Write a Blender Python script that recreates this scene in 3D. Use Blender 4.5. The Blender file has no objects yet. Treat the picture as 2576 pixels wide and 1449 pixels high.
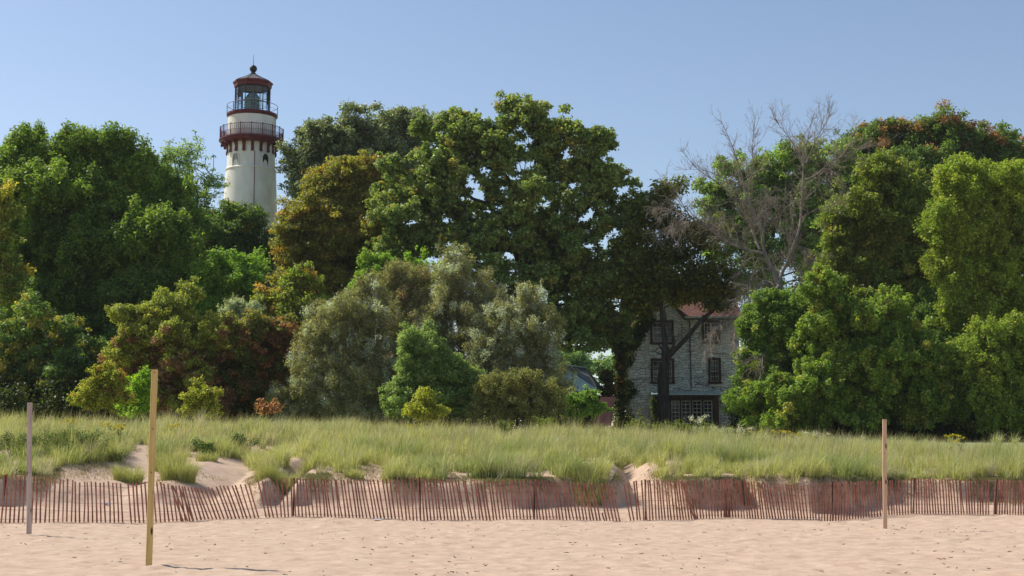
import bpy, math, random
import numpy as np
R = math.radians
rng = np.random.default_rng(7)
random.seed(7)
scn = bpy.context.scene
C = scn.collection

# ------------------------------------------------------------------ camera
F = 3522.0                      # focal length in units of a 2576 px wide frame
CAMZ = 1.6
PITCH = math.atan(438.0 / F)
cam = bpy.data.cameras.new("camera")
cam.sensor_width = 36.0
cam.lens = 36.0 * F / 2576.0
cam.clip_start = 0.1
cam.clip_end = 9000
camo = bpy.data.objects.new("camera", cam)
C.objects.link(camo)
camo.location = (0, 0, CAMZ)
camo.rotation_euler = (R(90) + PITCH, 0, 0)
scn.camera = camo

# ------------------------------------------------------------------ sky and sun
SUN_EL, SUN_AZ = R(48), R(65)   # azimuth measured from +Y towards -X
w = bpy.data.worlds.new("World")
scn.world = w
w.use_nodes = True
nt = w.node_tree
bg = nt.nodes["Background"]
sky = nt.nodes.new("ShaderNodeTexSky")
sky.sky_type = 'NISHITA'
sky.sun_disc = False
sky.sun_elevation = SUN_EL
sky.sun_rotation = -SUN_AZ
sky.altitude = 100
sky.air_density = 1.0
sky.dust_density = 0.75
sky.ozone_density = 2.5
tint = nt.nodes.new("ShaderNodeMix"); tint.data_type = 'RGBA'; tint.blend_type = 'MULTIPLY'
tint.inputs[0].default_value = 1
tint.inputs[7].default_value = (1.04, .955, .90, 1)
nt.links.new(sky.outputs[0], tint.inputs[6])
nt.links.new(tint.outputs[2], bg.inputs[0])
bg.inputs[1].default_value = 0.142
sd = bpy.data.lights.new("sun", 'SUN')
sd.energy = 4.7
sd.angle = R(0.6)
sd.color = (1.0, 0.94, 0.84)
so = bpy.data.objects.new("sun", sd)
C.objects.link(so)
sx = -math.sin(SUN_AZ) * math.cos(SUN_EL)
sy = math.cos(SUN_AZ) * math.cos(SUN_EL)
sz = math.sin(SUN_EL)
from mathutils import Vector
so.rotation_euler = Vector((sx, sy, sz)).to_track_quat('Z', 'Y').to_euler()
so.location = (-30, 20, 60)
scn.view_settings.view_transform = 'Standard'
scn.view_settings.look = 'None'
scn.view_settings.exposure = 0.12
scn.cycles.use_denoising = True
scn.cycles.max_bounces = 8
scn.cycles.diffuse_bounces = 5
scn.cycles.transparent_max_bounces = 6
scn.cycles.caustics_reflective = False
scn.cycles.caustics_refractive = False


# ------------------------------------------------------------------ helpers
cp, sp_ = math.cos(PITCH), math.sin(PITCH)


def P(dx, dy, Y):
    """the point at distance Y seen at a place of the 2576 px wide photograph (used to read real positions off it)"""
    a = (dx - 1288.0) / F
    b = (724.5 - dy) / F
    d = np.array([a, cp - sp_ * b, sp_ + cp * b])
    d = d * (Y / d[1])
    return np.array([d[0], d[1], d[2] + CAMZ])


def proj(p):
    p = np.asarray(p, float)
    x, y, z = p[..., 0], p[..., 1], p[..., 2] - CAMZ
    f = y * cp + z * sp_
    u = -y * sp_ + z * cp
    return 1288 + F * x / f, 724.5 - F * u / f


def S(Y):
    return Y / F


ORG = {}


def link(o, parent=None):
    C.objects.link(o)
    if parent is not None:
        o.parent = parent
    return o


def thing(name, label, cat, loc, group=None):
    o = bpy.data.objects.new(name, None)
    C.objects.link(o)
    o.empty_display_size = 0.2
    o.location = [float(v) for v in loc]
    o["label"] = label
    o["category"] = cat
    if group:
        o["group"] = group
    ORG[o.name] = np.array(loc, float)
    return o


def tag(o, label=None, cat=None, group=None, kind=None):
    if label: o["label"] = label
    if cat: o["category"] = cat
    if group: o["group"] = group
    if kind: o["kind"] = kind
    return o


def npmesh(name, verts, faces, mat, parent=None, col=None, smooth=False, org=None):
    """verts Nx3; faces: (M,k) array or list of lists; world coordinates"""
    verts = np.asarray(verts, float)
    base = ORG[parent.name] if parent is not None else (np.array(org, float) if org is not None else np.zeros(3))
    v = (verts - base).astype(np.float32)
    me = bpy.data.meshes.new(name)
    if isinstance(faces, np.ndarray):
        M, k = faces.shape
        me.vertices.add(len(v))
        me.vertices.foreach_set("co", v.ravel())
        me.loops.add(M * k)
        me.loops.foreach_set("vertex_index", faces.astype(np.int32).ravel())
        me.polygons.add(M)
        me.polygons.foreach_set("loop_start", np.arange(0, M * k, k, dtype=np.int32))
        me.polygons.foreach_set("loop_total", np.full(M, k, dtype=np.int32))
        me.update(calc_edges=True)
    else:
        me.from_pydata(v.tolist(), [], faces)
        me.update()
    if smooth:
        me.polygons.foreach_set("use_smooth", np.ones(len(me.polygons), dtype=bool))
    if col is not None:
        a = me.attributes.new("tint", 'FLOAT_VECTOR', 'FACE')
        a.data.foreach_set("vector", np.asarray(col, np.float32).ravel())
    me.materials.append(mat)
    o = bpy.data.objects.new(name, me)
    if parent is None and org is not None:
        o.location = [float(q) for q in org]
    link(o, parent)
    ORG[o.name] = base if parent is not None else np.array(o.location, float)
    return o


def tubes(P0, P1, r0, r1, k=5):
    """vectorised tapered tube per edge"""
    P0 = np.asarray(P0, float); P1 = np.asarray(P1, float)
    r0 = np.asarray(r0, float); r1 = np.asarray(r1, float)
    d = P1 - P0
    L = np.linalg.norm(d, axis=1, keepdims=True) + 1e-9
    d = d / L
    ref = np.where(np.abs(d[:, 2:3]) > 0.9, np.array([[1., 0, 0]]), np.array([[0., 0, 1.]]))
    u = np.cross(d, ref); u /= np.linalg.norm(u, axis=1, keepdims=True) + 1e-9
    v = np.cross(d, u)
    P0 = P0 - d * r0[:, None] * 0.4
    P1 = P1 + d * r1[:, None] * 0.4
    an = np.arange(k) * 2 * math.pi / k
    ring = u[:, None, :] * np.cos(an)[None, :, None] + v[:, None, :] * np.sin(an)[None, :, None]
    A = P0[:, None, :] + ring * r0[:, None, None]
    B = P1[:, None, :] + ring * r1[:, None, None]
    n = len(P0)
    verts = np.concatenate([A, B], axis=1).reshape(-1, 3)
    i = np.arange(k); j = (i + 1) % k
    q = np.stack([i, j, j + k, i + k], axis=1)
    faces = (np.arange(n)[:, None, None] * 2 * k + q[None]).reshape(-1, 4)
    return verts, faces


def sweep(pts, rad, k=8, wob=0.0):
    """one continuous tube along a polyline"""
    pts = np.asarray(pts, float); rad = np.asarray(rad, float)
    n = len(pts)
    t = np.gradient(pts, axis=0); t /= np.linalg.norm(t, axis=1, keepdims=True) + 1e-9
    u = np.cross(t[0], [0.31, 0.2, 0.93]);
    if np.linalg.norm(u) < .1: u = np.cross(t[0], [1, 0, 0])
    V = []
    an = np.arange(k) * 2 * math.pi / k
    for i in range(n):
        u = u - t[i] * np.dot(u, t[i]); u /= np.linalg.norm(u)
        v = np.cross(t[i], u)
        rr = rad[i] * (1 + wob * np.sin(an * 3 + i * .7) * .5 + wob * rng.normal(0, .4, k))
        V.append(pts[i] + (u[None] * np.cos(an)[:, None] + v[None] * np.sin(an)[:, None]) * rr[:, None])
    V = np.concatenate(V)
    i = np.arange(k); j = (i + 1) % k
    q = np.stack([i, j, j + k, i + k], axis=1)
    Fq = (np.arange(n - 1)[:, None, None] * k + q[None]).reshape(-1, 4)
    return V, Fq


def smoothline(pts, n):
    """resample a polyline with Catmull-Rom"""
    pts = np.asarray(pts, float)
    m = len(pts)
    ts = np.linspace(0, m - 1, n)
    out = []
    for t in ts:
        i = min(int(t), m - 2); f = t - i
        p0 = pts[max(i - 1, 0)]; p1 = pts[i]; p2 = pts[i + 1]; p3 = pts[min(i + 2, m - 1)]
        out.append(0.5 * ((2 * p1) + (-p0 + p2) * f + (2 * p0 - 5 * p1 + 4 * p2 - p3) * f * f + (-p0 + 3 * p1 - 3 * p2 + p3) * f ** 3))
    return np.array(out)


class MB:
    def __init__(s):
        s.v = []; s.f = []; s.n = 0

    def add(s, v, f):
        v = np.asarray(v, float).reshape(-1, 3)
        s.v.append(v)
        for q in f: s.f.append([int(i) + s.n for i in q])
        s.n += len(v)
        return s

    def box(s, c, size, rz=0, ax=None):
        hx, hy, hz = [q / 2 for q in size]
        v = np.array([[x, y, z] for z in (-hz, hz) for x, y in ((-hx, -hy), (hx, -hy), (hx, hy), (-hx, hy))])
        if ax is not None:
            v = v @ np.asarray(ax)          # rows are the box's own axes
        elif rz:
            c_, s_ = math.cos(rz), math.sin(rz)
            v = v @ np.array([[c_, s_, 0], [-s_, c_, 0], [0, 0, 1]])
        return s.add(v + np.array(c), [[3, 2, 1, 0], [4, 5, 6, 7], [0, 1, 5, 4], [1, 2, 6, 5], [2, 3, 7, 6], [3, 0, 4, 7]])

    def poly(s, front, back):
        """solid between two outlines of equal length"""
        n = len(front)
        f = [list(range(n))[::-1], list(range(n, 2 * n))] + [[i, (i + 1) % n, (i + 1) % n + n, i + n] for i in range(n)]
        return s.add(np.concatenate([front, back]), f)

    def tube(s, pts, rad, k=6):
        if np.isscalar(rad): rad = [rad] * len(pts)
        V, f = sweep(pts, rad, k)
        n = len(V)
        return s.add(V, f.tolist() + [list(range(k))[::-1], list(range(n - k, n))])

    def lathe(s, c, prof, k=48, off=0.0, closed=False):
        """prof: list of (radius, z); around axis through c"""
        an = off + np.arange(k) * 2 * math.pi / k
        V = np.concatenate([np.stack([np.cos(an) * r, np.sin(an) * r, np.full(k, z)], 1) for r, z in prof]) + np.array(c)
        m = len(prof)
        f = []
        for a in range(m if closed else m - 1):
            b = (a + 1) % m
            for i in range(k):
                j = (i + 1) % k
                f.append([a * k + i, a * k + j, b * k + j, b * k + i])
        if not closed:
            f.append(list(range(k))[::-1]); f.append(list(range((m - 1) * k, m * k)))
        return s.add(V, f)

    def build(s, name, mat, parent=None, smooth=False, org=None):
        return npmesh(name, np.concatenate(s.v), s.f, mat, parent, smooth=smooth, org=org)


# value noise on numpy arrays
_perm = rng.random((256, 256))


def vnoise(x, y):
    x = np.asarray(x, float); y = np.asarray(y, float)
    xi = np.floor(x).astype(int); yi = np.floor(y).astype(int)
    fx = x - xi; fy = y - yi
    fx = fx * fx * (3 - 2 * fx); fy = fy * fy * (3 - 2 * fy)
    a = _perm[xi % 256, yi % 256]; b = _perm[(xi + 1) % 256, yi % 256]
    c = _perm[xi % 256, (yi + 1) % 256]; d = _perm[(xi + 1) % 256, (yi + 1) % 256]
    return (a * (1 - fx) + b * fx) * (1 - fy) + (c * (1 - fx) + d * fx) * fy


def fbm(x, y, o=3):
    s = 0; a = 1; t = 0
    for i in range(o):
        s = s + a * vnoise(x * 2 ** i + 17.3 * i, y * 2 ** i + 9.1 * i); t += a; a *= .5
    return s / t


def sstep(a, b, x):
    t = np.clip((x - a) / (b - a), 0, 1)
    return t * t * (3 - 2 * t)


# ------------------------------------------------------------------ materials
def mat(name, col=(.5, .5, .5), rough=.7, metal=0, spec=.3):
    m = bpy.data.materials.new(name)
    m.use_nodes = True
    b = m.node_tree.nodes["Principled BSDF"]
    b.inputs["Base Color"].default_value = (*col, 1)
    b.inputs["Roughness"].default_value = rough
    b.inputs["Metallic"].default_value = metal
    b.inputs["Specular IOR Level"].default_value = spec
    return m


def N(m, t, **kw):
    n = m.node_tree.nodes.new(t)
    for k, v in kw.items(): setattr(n, k, v)
    return n


def lk(m, a, b): m.node_tree.links.new(a, b)


def noisy(name, c1, c2, scale=4, rough=.8, detail=5, stretch=(1, 1, 1), bump=0.0, spec=.2, c3=None, lo=.35, hi=.65, dist=0.02):
    m = mat(name, c1, rough, spec=spec)
    b = m.node_tree.nodes["Principled BSDF"]
    tc = N(m, "ShaderNodeTexCoord"); mp = N(m, "ShaderNodeMapping")
    mp.inputs["Scale"].default_value = stretch
    lk(m, tc.outputs["Object"], mp.inputs[0])
    no = N(m, "ShaderNodeTexNoise"); no.inputs["Scale"].default_value = scale; no.inputs["Detail"].default_value = detail
    lk(m, mp.outputs[0], no.inputs["Vector"])
    cr = N(m, "ShaderNodeValToRGB")
    cr.color_ramp.elements[0].position = lo; cr.color_ramp.elements[0].color = (*c1, 1)
    cr.color_ramp.elements[1].position = hi; cr.color_ramp.elements[1].color = (*c2, 1)
    if c3:
        e = cr.color_ramp.elements.new((lo + hi) / 2); e.color = (*c3, 1)
    lk(m, no.outputs["Fac"], cr.inputs[0]); lk(m, cr.outputs[0], b.inputs["Base Color"])
    if bump:
        bp = N(m, "ShaderNodeBump"); bp.inputs["Strength"].default_value = bump; bp.inputs["Distance"].default_value = dist
        lk(m, no.outputs["Fac"], bp.inputs["Height"]); lk(m, bp.outputs[0], b.inputs["Normal"])
    return m


def leafmat(name, trans=.35, rough=.55, spec=.25, tc=(1.25, 1.3, .6)):
    m = bpy.data.materials.new(name); m.use_nodes = True
    t = m.node_tree; b = t.nodes["Principled BSDF"]; out = t.nodes["Material Output"]
    at = N(m, "ShaderNodeAttribute"); at.attribute_name = "tint"; at.attribute_type = 'GEOMETRY'
    lk(m, at.outputs["Color"], b.inputs["Base Color"])
    b.inputs["Roughness"].default_value = rough
    b.inputs["Specular IOR Level"].default_value = spec
    tr = N(m, "ShaderNodeBsdfTranslucent")
    mu = N(m, "ShaderNodeMix", data_type='RGBA', blend_type='MULTIPLY')
    mu.inputs[0].default_value = 1
    lk(m, at.outputs["Color"], mu.inputs[6]); mu.inputs[7].default_value = (*tc, 1)
    lk(m, mu.outputs[2], tr.inputs[0])
    mx = N(m, "ShaderNodeMixShader"); mx.inputs[0].default_value = trans
    lk(m, b.outputs[0], mx.inputs[1]); lk(m, tr.outputs[0], mx.inputs[2]); lk(m, mx.outputs[0], out.inputs[0])
    return m


M = {}
M['leaf'] = leafmat("leaves", .47, .5, .32, (1.3, 1.35, .6))
M['waxleaf'] = leafmat("glossy_leaves", .44, .45, .45)
M['grass'] = leafmat("grass_blades", .42, .5, .3, (1.2, 1.2, .6))
M['bark'] = noisy("bark", (.035, .028, .022), (.085, .07, .055), 9, .95, 6, (1, 1, .2), .8, dist=.05)
M['paletrunk'] = noisy("weathered_bark", (.14, .12, .10), (.30, .26, .23), 6, .9, 6, (1, 1, .3), .6, dist=.03)
M['twig'] = noisy("bare_twigs", (.24, .19, .15), (.42, .35, .29), 1.2, .8, 3)
M['slat'] = noisy("red_stained_slat", (.25, .10, .065), (.46, .225, .16), 2.5, .75, 4, (1, 1, 1), .2, c3=(.35, .145, .10))
M['steel'] = noisy("dark_steel_post", (.03, .022, .02), (.07, .045, .035), 12, .6)
M['wire'] = mat("galvanised_wire", (.16, .14, .13), .5, .6)
M['white'] = noisy("white_paint", (.62, .62, .6), (.75, .75, .72), 8, .6)


def woodmat(name, c1, c2, knots=True):
    m = noisy(name, c1, c2, 3.5, .75, 6, (9, 9, .5), .35, dist=.006)
    if knots:
        b = m.node_tree.nodes["Principled BSDF"]
        cr = [n for n in m.node_tree.nodes if n.type == 'VALTORGB'][0]
        tc = [n for n in m.node_tree.nodes if n.type == 'TEX_COORD'][0]
        mp = N(m, "ShaderNodeMapping"); mp.inputs["Scale"].default_value = (7, 7, 2.0)
        lk(m, tc.outputs["Object"], mp.inputs[0])
        vo = N(m, "ShaderNodeTexVoronoi"); vo.inputs["Scale"].default_value = 1.0
        lk(m, mp.outputs[0], vo.inputs["Vector"])
        r2 = N(m, "ShaderNodeValToRGB")
        r2.color_ramp.elements[0].position = .09; r2.color_ramp.elements[0].color = (1, 1, 1, 1)
        r2.color_ramp.elements[1].position = .17; r2.color_ramp.elements[1].color = (0, 0, 0, 1)
        lk(m, vo.outputs["Distance"], r2.inputs[0])
        mx = N(m, "ShaderNodeMix", data_type='RGBA'); lk(m, r2.outputs[0], mx.inputs[0])
        lk(m, cr.outputs[0], mx.inputs[6]); mx.inputs[7].default_value = (.06, .035, .02, 1)
        lk(m, mx.outputs[2], b.inputs["Base Color"])
    return m


# ------------------------------------------------------------------ ground
FXk = [-900, 0, 380, 738, 1055, 1342, 1560, 1624, 1820, 2094, 2297, 2504, 2700, 3600]
FYb = [1318, 1316, 1317, 1300, 1309, 1307, 1311, 1309, 1303, 1310, 1294, 1294, 1300, 1300]    # where the slats stand
FD = [37.0, 36.9, 37.0, 38.2, 38.0, 38.4, 38.8, 38.8, 39.4, 39.3, 40.6, 40.9, 40.9, 41]
FX = np.array([(a - 1288) / F * d for a, d in zip(FXk, FD)])
FZ = np.array([P(a, b, d)[2] for a, b, d in zip(FXk, FYb, FD)])


def fenceY(X): return np.interp(X, FX, FD)


def fenceZ(X): return np.interp(X, FX, FZ)


def dxk(X, D): return 1288 + F * X / D


# keyed by photo column at about 42 m: height of the scarp top, width of the scarp, crest height
KX = np.array([-300, 0, 130, 300, 345, 400, 445, 560, 640, 700, 735, 775, 880, 940, 1000, 1128, 1400, 1540, 1600, 1650, 1750, 1980, 2140, 2300, 2576, 2900])
KH = np.array([1.15, 1.15, 1.1, .85, .75, .80, .85, .62, .85, 1.05, .80, 1.05, 1.0, .9, 1.1, .98, 1.1, 1.12, .72, 1.0, 1.15, 1.15, 1.1, 1.0, 1.05, 1.05])
KW = np.array([2.0, 2.0, 2.2, 3.0, 3.2, 2.8, 2.6, 4.0, 3.0, 2.4, 3.5, 2.2, 2.4, 2.6, 2.2, 2.4, 1.9, 1.9, 3.6, 2.4, 1.8, 1.8, 1.9, 2.4, 2.2, 2.2])
KTX = np.array([-300, 0, 330, 560, 640, 690, 740, 780, 1000, 1200, 1400, 1560, 1620, 1665, 1700, 1770, 1835, 1862, 1890, 2000, 2105, 2150, 2230, 2300, 2420, 2520, 2900])
KT = np.array([2.0, 1.9, 2.0, 1.9, 1.7, 1.15, 1.3, 1.9, 1.55, 1.5, 1.8, 1.9, 2.4, 2.4, 1.5, 1.1, 1.5, 2.2, 1.3, .75, 1.1, 1.8, 2.3, 2.0, 1.7, 2.1, 2.0])
CX = np.array([-600, 0, 500, 1000, 1500, 1800, 2000, 2100, 2300, 2576, 3000])
CY = np.array([1045, 1047, 1058, 1066, 1072, 1092, 1102, 1100, 1118, 1136, 1150])
CREST = 58.0
CZ = np.array([P(a, b, CREST)[2] for a, b in zip(CX, CY)]) - 0.56
CXX = (CX - 1288) / F * CREST


def ground(X, Y):
    X = np.asarray(X, float); Y = np.asarray(Y, float)
    yf = fenceY(X)
    zf = fenceZ(X)
    # flat beach
    z = (fbm(X * .35, Y * .5) - .5) * .10
    near = np.exp(-((Y - yf) / 1.6) ** 2)
    z = z * (1 - near) + zf * near
    dk = 1288 + F * X / 42.0
    H = np.interp(dk, KX, KH); W = np.interp(dk, KX, KW); T = np.interp(dk, KTX, KT)
    bul = (fbm(X * .8 + 3, Y * .15 + 5) - .5) * 1.5
    ramp = .36 * np.clip((Y - yf) / 1.9, 0, 1)
    z = z + ramp
    Ws = .42 + np.clip(W - 2.1, 0, 3) * 1.6
    t = (Y - (yf + T + bul * .55)) / Ws
    s = sstep(0, 1, t)
    toe = yf + T + Ws
    cz = np.interp(X, CXX, CZ)
    rise = np.clip((Y - toe) / (CREST - toe), 0, 1)
    rise = rise ** 0.85
    back = sstep(60, 105, Y)
    top = H + (cz - H) * rise
    top = top + (fbm(X * .22, Y * .22) - .5) * .55 * sstep(0, .3, rise) * (1 - sstep(70, 90, Y))
    z = z * (1 - s) + top * s
    z = z + 4 * s * (1 - s) * (fbm(X * 3.1, Y * 2.2 + 4, 3) - .5) * .45 * np.clip(2.6 - W, .25, 1)
    # land behind the dune
    behind = sstep(62, 72, Y)
    plate = np.interp(X, [-40, 0, 30, 40], [2.7, 2.5, 2.3, 1.7]) + .9 * back
    z = z * (1 - behind) + plate * behind
    return z


def gz(X, Y): return float(ground(np.array([X]), np.array([Y]))[0])


def hit(dx, dy):
    """where the sight line of a photo place meets the ground between 20 and 70 m"""
    Ys = np.linspace(19, 70, 1200)
    a = (dx - 1288.0) / F; b = (724.5 - dy) / F
    dY = cp - sp_ * b
    Xs = a / dY * Ys; Zs = CAMZ + (sp_ + cp * b) / dY * Ys
    g = ground(Xs, Ys)
    k = np.argmax(Zs < g) if (Zs < g).any() else len(Ys) - 1
    return np.array([Xs[k], Ys[k], g[k]])


def axis(segs):
    out = []
    for a, b, st in segs:
        out.append(np.arange(a, b, st))
    return np.unique(np.concatenate(out))


xs = axis([(-3000, -400, 400), (-400, -60, 20), (-60, -17, 1.0), (-17, 17, .075), (17, 60, 1.0), (60, 400, 20), (400, 3001, 400)])
ys = axis([(-60, 0, 10), (0, 18, .8), (18, 34, .075), (34, 46, .09), (46, 75, .35), (75, 140, 3), (140, 400, 30), (400, 5001, 400)])
GX, GY = np.meshgrid(xs, ys)
gx, gy = GX.ravel(), GY.ravel()
gzv = ground(gx, gy)
# trodden sand: dimples and soft hummocks
fine = (np.abs(gx) < 17.2) & (gy > 17) & (gy < 46)
hum = np.zeros_like(gzv)
fx, fy = gx[fine], gy[fine]
r1 = fbm(fx * 1.7, fy * 2.0, 2)
r2 = fbm(fx * 4.5 + 40, fy * 4.5, 2)
r3 = vnoise(fx * 9 + 3, fy * 9 + 8)
hum[fine] = (r1 - .5) * .06 + (r2 - .5) * .04 + (r3 - .5) * .018
# footprints
FPn = 1100
fpx = rng.uniform(-9, 9, FPn) * 1.9; fpy = rng.uniform(18.5, 38, FPn)
ix = {}
order = np.argsort(fpy)
gsub = hum[fine]
for i in range(FPn):
    m = (np.abs(fx - fpx[i]) < .3) & (np.abs(fy - fpy[i]) < .3)
    idx = np.nonzero(m)[0]
    if len(idx) == 0: continue
    an = rng.uniform(0, 3.14)
    ux = (fx[idx] - fpx[i]) * math.cos(an) + (fy[idx] - fpy[i]) * math.sin(an)
    uy = -(fx[idx] - fpx[i]) * math.sin(an) + (fy[idx] - fpy[i]) * math.cos(an)
    d2 = (ux / .13) ** 2 + (uy / .065) ** 2
    dep = rng.uniform(.012, .032)
    gsub[idx] += -dep * np.exp(-d2) + dep * .5 * np.exp(-(np.sqrt(d2) - 1.7) ** 2 * 3)
for pc, pr_, pd in ((374, 1417, 22.0), (73, 1341, 31.0), (2226, 1326, 34.2)):
    pp = P(pc, pr_, pd); rr_ = np.sqrt((fx - pp[0]) ** 2 + (fy - pp[1]) ** 2)
    gsub = gsub - .035 * np.exp(-(rr_ / .13) ** 2) + .03 * np.exp(-((rr_ - .27) / .1) ** 2) * (.5 + vnoise(fx * 6, fy * 6))
hum[fine] = gsub
damp = 1 - .6 * sstep(0, 1.5, gy - fenceY(gx) - 0.3)
gzv = gzv + hum * damp
nx, ny = len(xs), len(ys)
ii = np.arange(ny - 1)[:, None] * nx + np.arange(nx - 1)[None, :]
gf = np.stack([ii, ii + 1, ii + nx + 1, ii + nx], -1).reshape(-1, 4)

sand = noisy("dry_beach_sand", (.50, .355, .255), (.60, .45, .33), 2.2, .95, 8, (1, 1.3, 1), .0, .1)
b = sand.node_tree.nodes["Principled BSDF"]
tc = N(sand, "ShaderNodeTexCoord")
n2 = N(sand, "ShaderNodeTexNoise"); n2.inputs["Scale"].default_value = 38; n2.inputs["Detail"].default_value = 6; n2.inputs["Roughness"].default_value = .7
lk(sand, tc.outputs["Object"], n2.inputs["Vector"])
bp = N(sand, "ShaderNodeBump"); bp.inputs["Strength"].default_value = .55; bp.inputs["Distance"].default_value = .02
lk(sand, n2.outputs["Fac"], bp.inputs["Height"]); lk(sand, bp.outputs[0], b.inputs["Normal"])
# speckles of darker grains and bits
n3 = N(sand, "ShaderNodeTexNoise"); n3.inputs["Scale"].default_value = 9; n3.inputs["Detail"].default_value = 10; n3.inputs["Roughness"].default_value = .8
lk(sand, tc.outputs["Object"], n3.inputs["Vector"])
r3_ = N(sand, "ShaderNodeValToRGB"); r3_.color_ramp.elements[0].position = .25; r3_.color_ramp.elements[0].color = (.55, .5, .45, 1)
r3_.color_ramp.elements[1].position = .47; r3_.color_ramp.elements[1].color = (1, 1, 1, 1)
lk(sand, n3.outputs["Fac"], r3_.inputs[0])
mm = N(sand, "ShaderNodeMix", data_type='RGBA', blend_type='MULTIPLY'); mm.inputs[0].default_value = 1
crn = [n for n in sand.node_tree.nodes if n.type == 'VALTORGB'][0]
lk(sand, crn.outputs[0], mm.inputs[6]); lk(sand, r3_.outputs[0], mm.inputs[7])
# behind the dune the sand gives way to grass, lightened to bounce into shade
sp3 = N(sand, "ShaderNodeSeparateXYZ"); lk(sand, tc.outputs["Object"], sp3.inputs[0])
mr = N(sand, "ShaderNodeMapRange"); mr.inputs[1].default_value = 60; mr.inputs[2].default_value = 66
lk(sand, sp3.outputs[1], mr.inputs[0])
m2 = N(sand, "ShaderNodeMix", data_type='RGBA'); lk(sand, mr.outputs[0], m2.inputs[0])
lk(sand, mm.outputs[2], m2.inputs[6]); m2.inputs[7].default_value = (.28, .30, .13, 1)
lk(sand, m2.outputs[2], b.inputs["Base Color"])
g = npmesh("beach_ground", np.stack([gx, gy, gzv], 1), gf, sand, smooth=True)
tag(g, "pinkish tan trodden beach sand rising into the dune", None, kind="structure")

# ------------------------------------------------------------------ snow fence
# photo column of the foot, foot row, top row, sideways lean of the top (photo px), column spacing
LT = [(-260, 1317, 1195, 6, 11), (-60, 1317, 1195, 6, 11), (8, 1315, 1195, 7, 11), (90, 1317, 1197, 4, 11), (200, 1318, 1212, -1, 10.8), (325, 1317, 1215, -6, 10.6), (395, 1312, 1210, -8, 10.6),
      (455, 1318, 1222, -13, 10.2), (510, 1318, 1226, -30, 9.8), (560, 1318, 1226, -36, 9.5), (640, 1312, 1218, -28, 9.5), (700, 1306, 1206, -16, 9.3), (738, 1298, 1203, -3, 9.2),
      (790, 1304, 1204, -8, 9), (850, 1309, 1206, -11, 9), (960, 1310, 1206, -20, 8.8), (1052, 1308, 1201, -8, 8.8), (1165, 1311, 1208, -19, 8.7), (1260, 1311, 1211, -12, 8.6),
      (1345, 1307, 1206, -8, 8.5), (1440, 1311, 1214, -17, 8.4), (1562, 1311, 1216, -22, 8.2)]
RT = [(1587, 1310, 1216, -19, 8.2), (1610, 1310, 1210, -12, 8), (1627, 1309, 1207, -6, 7.8), (1690, 1307, 1210, -10, 7.6), (1750, 1308, 1210, -14, 7.4), (1820, 1303, 1206, 2, 7.2), (1850, 1302, 1206, -6, 7.2),
      (1950, 1310, 1217, -16, 7.2), (2030, 1310, 1219, -12, 7.1), (2095, 1307, 1212, 2, 7), (2190, 1309, 1212, -12, 7), (2297, 1293, 1203, 3, 6.9), (2350, 1297, 1205, -6, 6.9),
      (2455, 1299, 1207, -6, 6.8), (2504, 1293, 1206, 3, 6.8), (2580, 1299, 1209, -4, 6.8), (2900, 1300, 1209, -4, 6.8)]


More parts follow.
